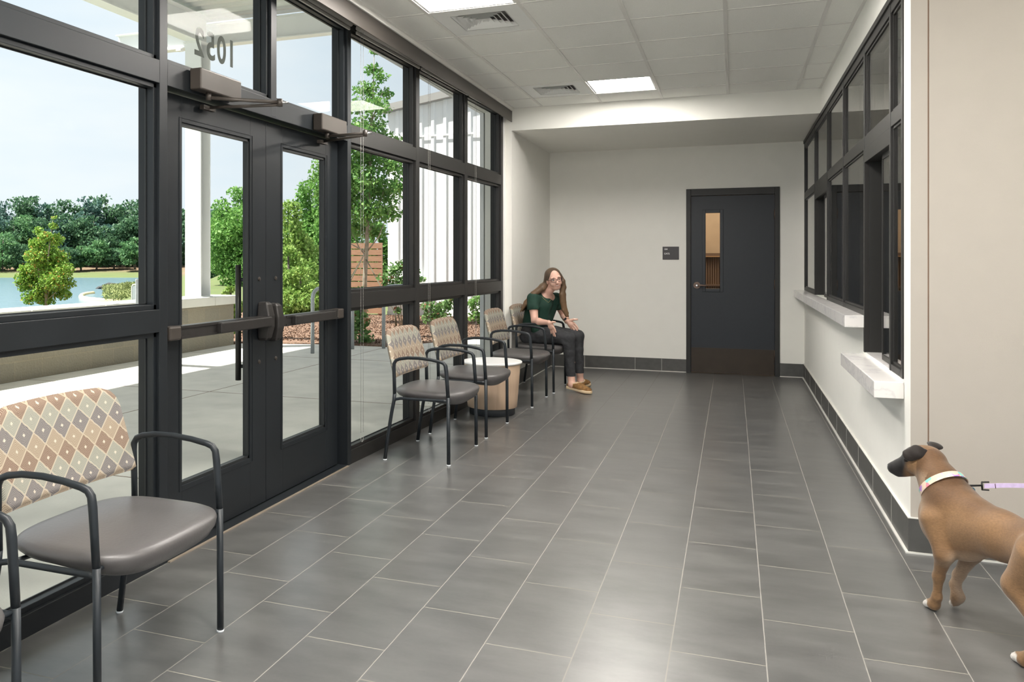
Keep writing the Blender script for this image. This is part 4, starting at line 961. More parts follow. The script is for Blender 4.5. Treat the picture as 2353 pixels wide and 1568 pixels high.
# ------------------------------------------------------------ dog
DO = np.array((.80, 3.735, 0)); DH = np.array((-.456,.890,0)); DR = np.array((.890,.456,0))
def dp(a, b2, z): return DO+DH*a+DR*b2+np.array((0,0,z))
DRM = [list(DH), list(DR), [0,0,1]]
dog = empty('dog', tuple(DO)); tag(dog, 'short-haired tan dog with black muzzle standing at the lower right corner', 'dog')
d = SDF((.42,3.02,-.01), (1.26,4.20,.72), .0045)
d.ell(dp(.025,0,.345), (.165,.088,.128), 0, DRM); d.ell(dp(.085,0,.355), (.085,.078,.105), .03, DRM)        # deep chest
d.ell(dp(-.17,0,.372), (.17,.078,.092), .05, DRM); d.ell(dp(-.38,0,.378), (.135,.088,.098), .05, DRM)      # tucked loin, rump
d.ell(dp(-.01,0,.428), (.10,.048,.040), .05, DRM)
for s_ in (-1,1): d.ell(dp(.055,s_*.058,.385), (.060,.032,.095), .03, DRM)                                 # shoulder blades
d.chain([dp(.035,0,.415), dp(.105,.0,.475), dp(.165,.0,.530)], [.080,.067,.062], .035)                     # neck
mdir = np.array((.76,-.65)); mr = np.array((.65,.76))
def dh(f, s_, z): a, b2 = .195+mdir[0]*f+mr[0]*s_, .0+mdir[1]*f+mr[1]*s_; return dp(a, b2, z)
hfw = DH*mdir[0]+DR*mdir[1]; hsw = DH*mr[0]+DR*mr[1]; DHR = [list(hfw), list(hsw), [0,0,1]]
d.ell(dh(-.002,0,.553), (.068,.060,.055), .02, DHR); d.ell(dh(.035,0,.548), (.045,.048,.045), .02, DHR)
for s_ in (-1,1): d.ell(dh(.015,s_*.035,.530), (.045,.022,.034), .02, DHR)                                 # cheeks
d.chain([dh(.045,0,.528), dh(.078,0,.510), dh(.108,0,.500)], [.037,.031,.0255], .018); d.cone(dh(.045,0,.500), dh(.092,0,.483), .022, .0165, .012)
def leg(P_, R_): d.chain([dp(*p) for p in P_], R_, .02)
leg([(.045,-.068,.36),(.0,-.072,.245),(.045,-.060,.145),(.060,-.055,.060)], [.056,.032,.0175,.0140])        # near front leg, planted
leg([(.060,-.055,.06),(.078,-.053,.026),(.106,-.051,.019)], [.0150,.0180,.0165])
leg([(.045,.068,.36),(.030,.066,.235),(.088,.058,.130),(.098,.050,.088)], [.056,.033,.0185,.0150])            # far front leg, lifted
leg([(.098,.050,.088),(.078,.046,.050),(.090,.044,.028)], [.017,.020,.018])
for s_, st in ((-1,0),(1,-.07)):
    leg([(-.42,s_*.058,.375),(-.352+st*.4,s_*.080,.262),(-.455+st,s_*.080,.140)], [.085,.050,.0235])
    leg([(-.455+st,s_*.080,.140),(-.395+st,s_*.078,.050),(-.370+st,s_*.076,.024),(-.338+st,s_*.074,.018)], [.021,.0175,.021,.018])
for P_ in ((.112,-.060,.014),(.118,-.052,.015),(.116,-.043,.014),(.100,-.037,.013),(-.332,-.084,.014),(-.326,-.076,.015),(-.330,-.067,.014),(.096,.036,.018),(.102,.044,.019),(.098,.052,.018),(-.402,.084,.014),(-.396,.076,.015),(-.40,.066,.014)): d.ell(dp(*P_), (.015,.0075,.012), .002, DRM)
d.chain([dp(-.49,0,.42), dp(-.55,0,.36), dp(-.60,0,.27), dp(-.62,0,.22)], [.028,.020,.014,.007], .02)
# folds of skin ahead of the shoulder
def dogcol(p):
    r = p-DO; a = r@DH; b2 = r@DR; z = r[:,2]
    base = np.array([.215,.122,.058]); dark = np.array([.085,.042,.018]); pale = np.array([.46,.34,.235]); blk = np.array([.012,.011,.011]); white = np.array([.60,.57,.53])
    n = len(p); c = np.tile(base, (n,1))
    def mixc(c, k, t): t = np.clip(t, 0, 1)[:,None]; return c*(1-t)+k*t
    sm = lambda x, lo, hi: np.clip((x-lo)/(hi-lo), 0, 1)
    body = sm(.16-a, 0, .03)
    wob = .012*np.sin(a*37)+.010*np.sin(b2*71+a*23)
    c = mixc(c, dark, sm(z+wob, .405, .470)*.72*(a < .16)); c = mixc(c, dark, .5*np.exp(-((a-.03)/.045)**2)*sm(z+wob, .39, .45))
    c = mixc(c, dark, .35*sm(z+wob,.30,.24)*sm(.15-np.abs(a-.02), 0, .05)*sm(z,.16,.22)*(np.abs(b2) > .05))
    c = mixc(c, pale, sm(.285-z+wob, 0, .05)*sm(.04-a, 0, .05)*sm(a+.34, 0, .06)*sm(z, .19, .235)*sm(.105-np.abs(b2), 0, .03)*.8)
    c = mixc(c, pale, .35*np.exp(-((a-.125-.03*np.sin(z*30))/.03)**2)*sm(z,.33,.40)*sm(.47-z,0,.05)*sm(-b2,.0,.04))
    f = (a-.195)*mdir[0]+b2*mdir[1]; s_ = (a-.195)*mr[0]+b2*mr[1]; hd = (z > .46) & (a > .10)
    c = mixc(c, pale, .4*hd*sm(.53-z, 0, .03)*sm(.03-f, 0, .04))
    c = mixc(c, dark, .45*hd*sm(z, .565, .60))
    c = mixc(c, blk, hd*sm(f+.25*(z-.50), .052, .072))
    c = mixc(c, white, ((z < .034) & ((a > .088) | ((a > -.36) & (a < -.2) & (b2 < 0)) | ((a > -.42) & (a < -.3) & (b2 > 0)))).astype(float)*sm(.038-z, 0, .008))
    c = mixc(c, pale*np.array([.9,.95,1.05]), .5*sm(b2, .015, .04)*sm(.24-z, 0, .06)*((a > 0) & (a < .2)))
    return c
body = d.mesh('body', 'coat', dog, tuple(DO), dogcol)
def ear(P_, R_, flat, name='ear'):
    e = SDF((.42,3.5,.48), (1.0,4.25,.70), .003)
    e.chain([dh(*p) for p in P_], R_, .022, flat)
    dk = lambda p: np.tile(np.array([[.013,.009,.007]]), (len(p),1))
    e.mesh(name, 'coat', dog, tuple(DO), dk)
nL = hsw*-1*.75+np.array((0,0,.5))-hfw*.3
ear([(-.008,-.044,.588),(.014,-.060,.590),(.040,-.066,.572),(.052,-.064,.552)], [.015,.023,.021,.009], (nL, 2.6))
ear([(-.020,.044,.592),(-.022,.068,.600),(-.008,.092,.598),(.004,.112,.588)], [.016,.022,.016,.005], (np.array((0,0,1.))-hfw*.3, 2.4))
MB().add(*[x for x in ([tuple(dh(.122,0,.508)-DO+hfw*.011*math.cos(PI*i/8)*1.0+(hsw*math.cos(2*PI*jx/12)*.013+np.array((0,0,1))*math.sin(2*PI*jx/12)*.010)*math.sin(PI*i/8)) for i in range(9) for jx in range(12)], [(i*12+jx, i*12+(jx+1) % 12, (i+1)*12+(jx+1) % 12, (i+1)*12+jx) for i in range(8) for jx in range(12)])], True).build('nose', 'dog_nose', dog)
for s_ in (-1,1):
    c0 = dh(.060, s_*.034, .552)-DO
    MB().add([tuple(c0+np.array((math.cos(2*PI*jx/10)*math.sin(PI*i/6)*.0075, math.sin(2*PI*jx/10)*math.sin(PI*i/6)*.0075, math.cos(PI*i/6)*.0075))) for i in range(7) for jx in range(10)], [(i*10+jx, i*10+(jx+1) % 10, (i+1)*10+(jx+1) % 10, (i+1)*10+jx) for i in range(6) for jx in range(10)], True).build('eye', 'dog_eye', dog)
# collar, tag, leash
ncd = (dp(.165,0,.530)-dp(.035,0,.415)); ncd /= np.linalg.norm(ncd); cc_ = dp(.098,-.0,.470)
cu1 = np.cross(ncd, DR); cu1 /= np.linalg.norm(cu1); cu2 = np.cross(ncd, cu1)
ring = MB(); vs = []; nn_ = 48
for i in range(nn_):
    a = 2*PI*i/nn_
    for w_, rr_ in ((-.0125,.0830),(.0125,.0795),(.0125,.0825),(-.0125,.0860)):
        vs.append(tuple(cc_+ncd*w_+(cu1*math.cos(a)*1.03+cu2*math.sin(a))*rr_))
fs = []
for i in range(nn_):
    for k in range(4): fs.append((i*4+k, i*4+(k+1) % 4, ((i+1) % nn_)*4+(k+1) % 4, ((i+1) % nn_)*4+k))
col = ring.add(vs, fs).build('collar', 'collar_print', dog); col.location = tuple(-DO); col['label'] = 'pastel patterned collar'
at = cc_+DR*.068*.85-DH*.036+np.array((0,0,.010))
MB().tube([tuple(at+np.array((0,.012*math.cos(2*PI*i/16),.012*math.sin(2*PI*i/16)))) for i in range(16)], .002, 8, closed=True).build('ring', 'frame_black', col)
tc = at+np.array((.93,.367,0))*.020+np.array((.367,-.93,0))*.012+np.array((0,0,-.015)); tg = MB().tube([tuple(tc), tuple(tc+np.array((.0008,-.002,0)))], .0145, 10).tube([tuple(at), tuple(tc+np.array((0,0,.012)))], .0012, 6).build('id_tag', 'tag_blue', col); tg['label'] = 'dark blue tag'
lsh = empty('leash', tuple(at)); tag(lsh, 'lavender webbing leash with black clip running right from the collar', 'leash')
cr = np.array((.93,.367,0)); 
def lp(t, z=0, n=0): return tuple(cr*t+np.array((.367,-.93,0))*n+np.array((0,0,z)))
MB().tube([lp(-.016),lp(.02,.001),lp(.068,.002)], [.003,.0042,.0036], 8).tube([lp(.068,.014),lp(.070,-.012)], .0035, 8).tube([lp(.068,.015),lp(.095,.015)], .003, 8).tube([lp(.068,-.014),lp(.095,-.016)], .003, 8).build('clip', 'frame_black', lsh)
st = MB(); k = 30; vs = []
for i in range(k+1):
    t = .078+.85*i/k; z = .002*math.sin(i*.5)+.10*max(0, (t-.35))**1.5
    for w_, n_ in ((-.0085,-.001),(.0085,-.001),(.0085,.001),(-.0085,.001)): vs.append(lp(t, z+w_, n_))
fs = [(0,1,2,3),(k*4+3,k*4+2,k*4+1,k*4)]
for i in range(k):
    for q in range(4): fs.append((i*4+q, i*4+(q+1) % 4, (i+1)*4+(q+1) % 4, (i+1)*4+q))
wbn = st.add(vs, fs).build('webbing', 'leash', lsh)
MB().tube([lp(.118,.009,.0012),lp(.120,-.009,.0012)], .0014, 6).build('stitching', 'glasses', lsh)
# ------------------------------------------------------------ outside
c_, s__ = math.cos(TH), math.sin(TH)
def far(u, d, z=0.0):          # site survey point: d metres out along the building's view axis, u = sideways slope of the sight line
    r_ = u*d; return (c_*r_-s__*d, s__*r_+c_*d, z)
def px(p): return (p-914.6)/1952
def zat(py, d): return 1.345+(597.6-py)*d/1952
# terrain: level site, falling to a lake, rising again to the far bank
def sstep(x, a, b): t = np.clip((x-a)/(b-a), 0, 1); return t*t*(3-2*t)
WL = -2.25
nd, nu = 150, 170
D_ = np.concatenate([np.linspace(7, 60, 70), np.linspace(61, 260, nd-70)]); U_ = np.linspace(px(-900), px(1250), nu)
DD, UU = np.meshgrid(D_, U_, indexing='ij'); PX = UU*1952+914.6
X_ = c_*UU*DD-s__*DD; Y_ = s__*UU*DD+c_*DD
g_ = np.random.default_rng(5)
wob = 6*np.sin(DD*.35)+5*np.sin(DD*.13+PX*.02)
shore = np.where(DD < 100, 236+wob*.6, 236+(DD-100)*4.5+wob)
land = sstep(PX, shore-14, shore+60)
land = np.maximum(land, 1-sstep(DD, 16, 26))
land = np.maximum(land, sstep(PX, 380, 440))
Z_ = -3.6+land*3.55
right = sstep(PX, 330, 470); Z_ = np.where(DD > 30, Z_-(1-right)*land*sstep(DD,26,40)*1.55, Z_)
Z_ = Z_-(1-right)*sstep(X_*-1, 8.2, 14)*land*(DD <= 30)*.9-(1-right)*land*((DD > 26) & (DD <= 30))*0
bank = sstep(DD, 168, 176); Z_ = np.maximum(Z_, np.where(DD > 166, WL-.6+bank*1.0+sstep(DD, 176, 205)*1.7, -9))
Z_ = np.where(DD < 60, np.where(X_ > -8.2, -.06, Z_), Z_)
hump = .9*np.exp(-((PX-520)/30)**2-((DD-66)/12)**2); Z_ = Z_+hump
vs = np.stack([X_, Y_, Z_], -1).reshape(-1,3); fs = [(i*nu+j, i*nu+j+1, (i+1)*nu+j+1, (i+1)*nu+j) for i in range(nd-1) for j in range(nu-1)]
m, b, lk = newmat('terrain')
vec, xyz = obj_xyz(m)
n1 = noise(m, vec, .35, 6); n2 = noise(m, vec, 3.0, 5)
cc = mix_rgb(m, n1, (.055,.10,.025), (.13,.13,.05)); cc = mix_rgb(m, math_node(m, 'MULTIPLY', n2, .5), cc, (.09,.13,.04))
hi = N(m, 'ShaderNodeMapRange'); lk(xyz[2], hi.inputs['Value']); hi.inputs['From Min'].default_value = -1.55; hi.inputs['From Max'].default_value = -.9
dist = N(m, 'ShaderNodeMapRange'); lk(xyz[1], dist.inputs['Value']); dist.inputs['From Min'].default_value = 75; dist.inputs['From Max'].default_value = 95
cc = mix_rgb(m, math_node(m, 'MULTIPLY', hi.outputs[0], dist.outputs[0]), cc, (.15,.10,.06))
lk(cc, b.inputs['Base Color']); b.inputs['Roughness'].default_value = .95; lk(bump(m, n2, .6, .1), b.inputs['Normal'])
gr = MB().add(vs.tolist(), fs, True).build('lawn', 'terrain', recalc=False); tag(gr, 'grassy ground and far bank round the lake', 'ground', kind='structure')
lk_ = MB().add([far(px(-1000), 20, WL), far(px(480), 20, WL), far(px(480), 185, WL), far(px(-1000), 185, WL)], [(0,1,2,3)]).build('lake', 'water'); tag(lk_, 'blue lake beyond the low block wall', 'lake', kind='structure')
struct(MB().box((-7.42,-6,-.2),(-2.46,12.25,-.008)).box((-4.2,12.25,-.2),(-2.46,19.2,-.008)).box((-4.9,12.25,-.2),(-4.2,13.6,-.008)).box((-7.42,-16,-.2),(10,-3.12,-.008)).box((3.72,-3.12,-.2),(10,4.7,-.008)).build('walkway','concrete'), 'pale concrete walkway outside the storefront', 'pavement')  # south and east slabs are unseen, added to bounce sunlight indoors
jt = MB()
for y in (1.2, 4.3, 7.4, 10.5): jt.box((-7.4, y, -.009), (-2.47, y+.008, -.0065))
jt.box((-5.0,-6,-.009),(-4.992,12.2,-.0065)); jt.build('control_joint', 'seal_brown', bpy.data.objects['walkway'])
# mulch bed
md = MB(); poly = [(-9.2,11.86),(-7.5,11.86),(-6.9,12.0),(-6.0,12.25),(-5.0,12.22),(-4.72,12.8),(-4.30,13.8),(-3.95,15.0),(-3.6,19.15),(-14,19.15),(-14,11.86)]
md.prism(poly, lambda x, y: (x, y, -.05), lambda x, y: (x, y, .012)); mb_ = md.build('mulch_bed', 'mulch'); tag(mb_, 'reddish brown bark mulch bed round the young maple', 'mulch', kind='stuff')
g2_ = np.random.default_rng(9); ch = []
for i in range(16000):
    x, y = g2_.uniform(-9,-3.7), g2_.uniform(11.9, 19.0)
    if y < 12.3+.9*max(0, x+5.0) or x > -4.75+.62*min(1.6, max(0, y-12.8)): continue
    ch.append((x, y, .02))
lv = leaves(ch, .036, 'mulch', 'bark_chips', mb_, seed=4, aspect=.45); lv['kind'] = 'stuff'
# low block wall with stone cap, pieces of the cap
bw = MB().box((-7.86,-6,-.3),(-7.44,11.70,.645)).build('block_wall', 'block'); tag(bw, 'low split-face block wall beyond the walkway', 'wall')
cp = MB(); y = -6
while y < 11.8:
    y2 = min(y+1.22, 11.80); cp.box((-7.93,y+.003,.646),(-7.37,y2-.003,.780)); y = y2
cp.build('cap', 'cap_stone', bw, bevel=.012)
# canopy: deck, beams, column standing on the wall
cn = empty('canopy', (-7.62, 10.95, .78)); tag(cn, 'white steel entrance canopy with one column standing on the block wall', 'canopy')
def cpart(mb, name, mat_, bevel=0): o_ = mb.build(name, mat_, cn, bevel=bevel); o_.location = (7.62,-10.95,-.78); return o_
def ibeam(mb, a, b, w_, h, tf=.016, tw=.012, along='y'):
    (x0,y0,z0),(x1,y1,z1) = a, b
    if along == 'y':
        mb.box((x0-w_/2,y0,z0),(x0+w_/2,y1,z0+tf)).box((x0-w_/2,y0,z0+h-tf),(x0+w_/2,y1,z0+h)).box((x0-tw/2,y0,z0+tf),(x0+tw/2,y1,z0+h-tf))
    elif along == 'x':
        mb.box((x0,y0-w_/2,z0),(x1,y0+w_/2,z0+tf)).box((x0,y0-w_/2,z0+h-tf),(x1,y0+w_/2,z0+h)).box((x0,y0-tw/2,z0+tf),(x1,y0+tw/2,z0+h-tf))
    return mb
ANG = .0
col_ = MB(); XC, YC = -7.62, 10.98
col_.box((XC-.14,YC-.13,.78),(XC+.14,YC-.114,4.66)).box((XC-.14,YC+.114,.78),(XC+.14,YC+.13,4.66)).box((XC-.007,YC-.114,.78),(XC+.007,YC+.114,4.66)); col_.box((XC-.16,YC-.16,.780),(XC+.16,YC+.16,.792)).box((XC-.16,YC-.16,4.648),(XC+.16,YC+.16,4.664))
cpart(col_, 'column', 'white_steel')
bm_ = MB(); ibeam(bm_, (-7.62,2.0,4.665), (-7.62,11.2,0), .22, .42); cpart(bm_, 'main_beam', 'white_steel')
ex = MB(); ibeam(ex, (-9.4,11.32,4.69), (-2.5,11.32,0), .16, .34, along='x'); cpart(ex, 'edge_beam', 'white_steel')
for x in (-9.0,-8.2,-4.3): cpart(MB().box((x,11.22,4.655),(x+.09,11.30,4.69)), 'clip', 'white_steel')
for y in (7.6, 3.9):
    p_ = MB(); ibeam(p_, (-9.2,y,4.92), (-2.5,y,0), .14, .24, along='x'); cpart(p_, 'purlin', 'white_steel')
p_ = MB(); ibeam(p_, (-3.4,2.0,4.69), (-3.4,11.2,0), .14, .3); cpart(p_, 'inner_beam', 'white_steel')
p_ = MB(); ibeam(p_, (-5.6,2.0,4.92), (-5.6,11.2,0), .14, .24); cpart(p_, 'inner_beam', 'white_steel')
dk_ = MB(); y = -1.6; prof = []
while y < 11.45:
    prof += [(y,5.17),(y+.09,5.17),(y+.115,5.215),(y+.195,5.215)]; y += .22
vs = [(X, yy, z) for X in (-8.25,-2.5) for yy, z in prof]; n = len(prof)
dk_.add(vs, [(i, i+1, n+i+1, n+i) for i in range(n-1)]).box((-8.25,-1.6,5.225),(-2.5,11.45,5.26)); cpart(dk_, 'roof_deck', 'deck_white')
MBx = MB().box((-8.29,-1.6,5.12),(-8.25,11.47,5.30)).box((-8.25,11.45,5.12),(-2.5,11.47,5.30)); cpart(MBx, 'fascia', 'white_steel')
# the building's own outer wall above the storefront
struct(MB().box((-2.50,-3.1,2.9),(-2.46,10.9,5.4)).box((-2.50,8.72,0),(-2.46,10.9,2.9)).build('wall_outer','panel_white'), 'outer wall face of the building above the storefront', 'wall')
# white ribbed metal building
wbd = empty('ribbed_building', (-7.84, 19.22, 0)); tag(wbd, 'white ribbed metal building with sloping grey roof edge behind the maple', 'building')
def roofz(x): return 4.93+.155*(x+7.84)
pr = []; x = 0.0
while x < 9.6:
    pr += [(x,0),(x+.20,0),(x+.215,-.035),(x+.285,-.035),(x+.30,0)]; x += .305
n = len(pr)
vs = [(p[0], p[1], .04) for p in pr]+[(p[0], p[1], roofz(p[0]-7.84)) for p in pr]
m_ = MB().add(vs, [(i, i+1, n+i+1, n+i) for i in range(n-1)]); m_.box((0,.01,.04),(9.6,.12,4.7)); m_.add([(0,0,.04),(0,6,.04),(0,6,4.93),(0,0,4.93)], [(0,1,2,3)]); m_.build('metal_siding', 'panel_white', wbd)
m_ = MB(); m_.add([(-.12,-.16,4.93),(9.6,-.16,roofz(1.76)),(9.6,-.16,roofz(1.76)+.20),(-.12,-.16,5.10),(-.12,.1,4.93),(9.6,.1,roofz(1.76)),(9.6,.1,roofz(1.76)+.20),(-.12,.1,5.10)], [(0,1,2,3),(4,7,6,5),(0,4,5,1),(3,2,6,7),(0,3,7,4),(1,5,6,2)]).build('roof_edge', 'roof_grey', wbd)
MB().box((0,-.05,4.30),(9.6,-.036,4.34)).build('seam_trim', 'white_steel', wbd); MB().box((0,-.045,.0),(9.6,.0,.10)).build('base_trim', 'white_steel', wbd)
fx = MB().box((.35,-.32,.30),(1.0,-.05,.95)).build('meter_box', 'white_steel', wbd, bevel=.01)
# horizontal wood slat fence
fn = empty('slat_fence', (-9.12, 18.9, 0)); tag(fn, 'orange-brown wooden fence of wide horizontal slats behind the maple trunk', 'fence')
for i in range(11): MB().box((0,-.02,.05+.157*i),(1.27,.005,.185+.157*i)).build('slat', 'cedar', fn)
for x in (.0,1.15): MB().box((x,.006,0),(x+.09,.09,1.76)).build('post', 'cedar', fn)

# trees and shrubs
def branchy(name, base, pts_list, mat_, parent):
    m_ = MB()
    for P_, R_ in pts_list: m_.tube([tuple(np.array(p)-np.array(base)) for p in P_], R_, 8)
    return m_.build(name, mat_, parent)
def tree(name, label, base, blobs, nleaf, size, leafm, trunk, seed, group=None, shell=.45, cat='tree', trunk_mat='bark', core=None):
    base = np.array(base, float); e = empty(name, tuple(base)); tag(e, label, cat, group)
    P_ = blob_points([(b[0],b[1],b[2],b[3],b[4],b[5]) for b in blobs], nleaf, seed, shell)
    leaves(P_-base, size, leafm, 'foliage', e, seed=seed+1)
    if trunk: branchy('trunk', base, trunk, trunk_mat, e)
    return e
# young maple beside the walkway
B = np.array((-7.19,16.30,0.0)); rt = np.array((c_,s__,0)); aw = np.array((-s__,c_,0))
def mp_(px_, py_, off=0.0): return tuple(B+rt*((px_-836)*17.8/1952)+aw*off+np.array((0,0,1.345+(597.6-py_)*17.8/1952)))
bl = []
for (x, y, r, o_, k) in [(860,120,.14,0,1),(857,160,.22,.1,1),(875,180,.20,-.1,1),(842,205,.34,.1,1),(885,215,.20,0,1),(820,240,.30,.2,1),(868,250,.34,-.2,1),(845,290,.46,.2,1),(815,320,.48,-.3,1),(885,325,.40,.2,1),(850,360,.55,.1,1),(790,370,.52,.2,1),(905,385,.38,-.2,1),(760,385,.42,-.2,1),(735,400,.30,.2,1),(825,420,.60,-.2,1),(880,440,.50,.3,1),(915,430,.30,-.3,1),(800,460,.50,.2,1),(850,490,.48,-.3,1),(895,490,.32,.2,1),(820,520,.40,.3,1),(865,535,.26,.1,1),(755,440,.35,.2,1)]:
    c0 = mp_(x, y, o_); bl.append((*c0, r, r, r*.62))
tk = [([B+np.array((0,0,0)), mp_(838,640), mp_(842,577), mp_(846,480), mp_(850,380), mp_(853,290), mp_(858,200), mp_(860,110)], [.062,.052,.046,.040,.032,.024,.014,.005])]
for (x0,y0,x1,y1,x2,y2,o_) in [(842,590,825,570,800,520,.2),(842,580,870,545,900,470,-.2),(843,560,835,520,815,430,.3),(845,540,865,500,890,400,.1),(848,470,825,420,790,370,-.2),(849,420,870,370,900,330,.2),(852,340,835,290,820,240,.2),(842,580,805,560,770,500,-.3),(854,280,868,240,885,200,-.1)]:
    tk.append(([mp_(x0,y0), mp_(x1,y1,o_*.5), mp_(x2,y2,o_)], [.018,.013,.004]))
mt_ = tree('maple_tree', 'tall young green maple growing in the mulch in front of the wood fence', B, bl, 13000, .080, 'leaf_maple', tk, 11, shell=.6)
gw = MB(); 
for a in ((-.9,.3),(.85,-.35),(-.35,-.75)): gw.tube([(0,0,1.45),(a[0],a[1],.25),(a[0]*1.02,a[1]*1.02,0.012)], [.011,.014,.02], 6)
gw.build('guy_strap', 'stake', mt_)
# yellow-green young tree over the wall
d0 = 19.0; base = np.array(far(px(104), d0, zat(705, d0)-.9))
def yp(x, y, o_=0): p = far(px(x), d0+o_, zat(y, d0)); return p
bl = []
for (x, y, r, o_) in [(124,500,.07,0),(122,520,.12,0),(88,530,.13,.1),(104,545,.18,-.1),(128,550,.20,.1),(80,560,.18,0),(112,580,.28,.2),(78,590,.24,-.2),(140,590,.20,0),(100,615,.34,.1),(60,620,.20,.1),(148,620,.24,-.1),(75,645,.30,.2),(125,645,.34,-.2),(50,640,.18,0),(155,650,.20,.1),(95,668,.34,.1),(55,660,.16,0),(140,675,.22,.2),(70,684,.22,-.1),(108,690,.20,.1),(155,678,.12,0),(40,650,.10,0),(85,560,.2,.2),(128,600,.3,.2)]:
    c0 = yp(x, y, o_); bl.append((*c0, r, r, r*.75))
tk = [([base, yp(106,690), yp(106,640), yp(112,580), yp(122,500)], [.05,.035,.026,.016,.004])]+[([yp(106,692), yp(a,b_), yp(c0,d1_)], [.015,.011,.003]) for a, b_, c0, d1_ in ((80,675,55,640),(130,670,155,635),(90,640,78,570),(125,630,140,575),(75,690,55,670))]
tree('maple_tree', 'yellow-green young maple standing beyond the low wall at left', base, bl, 12000, .062, 'leaf_yellow', tk, 21, shell=.7)
# leafy thicket behind the doors
def clump(label, x, w_, ytop, ybase, d, leafm, n, size, seed, name='bushy_tree', cat='tree', group=None, zb=None):
    base = np.array(far(px(x), d, zat(ybase, d) if zb is None else zb)); g = np.random.default_rng(seed); H = zat(ytop, d)-base[2]; Wm = w_*d/1952; bl = []
    for i in range(16):
        t = (i+.5)/16; rr_ = Wm*(.30+.22*math.sin(PI*min(1, t*1.15+.1)))*(1 if t < .75 else .6)
        bl.append((base[0]+g.uniform(-1,1)*Wm*.40*(1-.25*t), base[1]+g.uniform(-1,1)*Wm*.3, base[2]+H*(.06+.84*t), rr_*g.uniform(.6,.95), rr_*g.uniform(.6,.95), H*.10+rr_*.18))
    bl.append((base[0], base[1], base[2]+H*.92, Wm*.20, Wm*.18, H*.07))
    tk = [([base-np.array((0,0,.3)), base+np.array((g.uniform(-.1,.1)*Wm, 0, H*.5)), base+np.array((0,0,H*.85))], [max(.04, H*.018), H*.012+.02, .02])]
    return tree(name, label, base, bl, n, size, leafm, tk, seed, group, .4, cat, 'bark_dark')
clump('broad light green tree filling the left door glass beside the white column', 548, 150, 425, 668, 46, 'leaf_mid', 20000, .17, 31)
clump('tall bright leafy tree behind the gap between the door leaf and the maple', 735, 110, 395, 748, 29, 'leaf_mid', 15000, .12, 44)
clump('broad low yellow-green shrub filling the foot of the right door glass', 662, 100, 560, 752, 24, 'leaf_bush', 11000, .095, 45, 'shrub', 'shrub')
clump('small darker green tree just right of the white column', 495, 70, 480, 650, 58, 'leaf_far_light', 7000, .2, 32)
clump('dense light green tree at the left side of the right door glass', 664, 120, 455, 745, 27, 'leaf_bush', 15000, .11, 33)
clump('tall leafy green tree in the middle of the right door glass', 712, 110, 410, 745, 30, 'leaf_mid', 18000, .12, 34)
clump('green tree rising behind the wood fence', 790, 150, 440, 735, 33, 'leaf_mid', 12000, .13, 35)
clump('green tree top behind the fence beside the ribbed building', 872, 60, 505, 700, 30, 'leaf_maple', 3500, .16, 36)
clump('large bright shrub low in the right door glass above the mulch', 690, 120, 610, 757, 21, 'leaf_bush', 9000, .085, 37, 'shrub', 'shrub')
clump('bright leafy vine mound beside the end of the block wall', 530, 50, 655, 775, 15.5, 'leaf_bush', 2600, .085, 38, 'shrub', 'shrub')
clump('light green shrub behind the first bike rack', 745, 70, 640, 760, 22, 'leaf_mid', 3000, .11, 39, 'shrub', 'shrub')
clump('sparse green shrub at the foot of the young maple', 828, 60, 655, 800, 13.6, 'leaf_shrub', 620, .07, 40, 'shrub', 'shrub')
# nandina beside the white building, two low shrubs further right
def stemmy(label, x, ybase, d, specs, n, size, leafm, seed):
    base = np.array(far(px(x), d, 0.01)); bl = []; tk = []
    for (xx, yy, r) in specs:
        c0 = far(px(xx), d, zat(yy, d)); bl.append((*c0, r, r, r*.8)); tk.append(([base, tuple((base+np.array(c0))/2+np.array((.03,.02,.05))), c0], [.010,.007,.003]))
    tree('shrub', label, base, bl, n, size, leafm, tk, seed, 'shrubs in the mulch bed', .6, 'shrub')
stemmy('airy green shrub on thin stems in front of the white ribbed building', 925, 780, 14.6, [(885,640,.14),(905,620,.16),(925,612,.15),(945,625,.16),(895,665,.16),(920,650,.2),(945,660,.14),(968,640,.10),(930,690,.14),(915,715,.10)], 1250, .062, 'leaf_shrub', 51)
stemmy('low reddish green shrub seen through the middle bay under the rail', 1005, 760, 17, [(985,705,.18),(1010,712,.22),(1030,700,.16),(990,730,.2),(1020,735,.22),(1035,690,.12)], 1100, .07, 'leaf_shrub', 52)
stemmy('pale green shrub seen through the last bay beside the jamb', 1105, 750, 17.5, [(1085,700,.16),(1105,690,.2),(1125,705,.18),(1095,725,.2),(1115,735,.16)], 950, .07, 'leaf_mid', 53)
# wood across the lake: every tree its own
kk = 0; gg = np.random.default_rng(77)
def far_tree(x, w_, ytop, ybase, d, leafm, n, size, seed, lab):
    base = np.array(far(px(x), d, zat(ybase, d))); g = np.random.default_rng(seed); H = zat(ytop, d)-base[2]; Wm = w_*d/1952; bl = []
    for i in range(13):
        t = (i+.5)/13; rr_ = Wm*(.26+.16*math.sin(PI*t)); a = g.uniform(0, 2*PI)
        bl.append((base[0]+math.cos(a)*Wm*.30, base[1]+math.sin(a)*Wm*.24, base[2]+H*(.12+.80*t), rr_, rr_, H*.10))
    bl.append((base[0], base[1], base[2]+H*.94, Wm*.2, Wm*.2, H*.055))
    tk = [([base-np.array((0,0,.5)), base+np.array((0,0,H*.55)), base+np.array((Wm*.03,0,H*.9))], [.22,.16,.06])]
    return tree('forest_tree', lab[0], base, bl, n, size, leafm, tk, seed, lab[1], .33, 'tree', 'bark_dark')
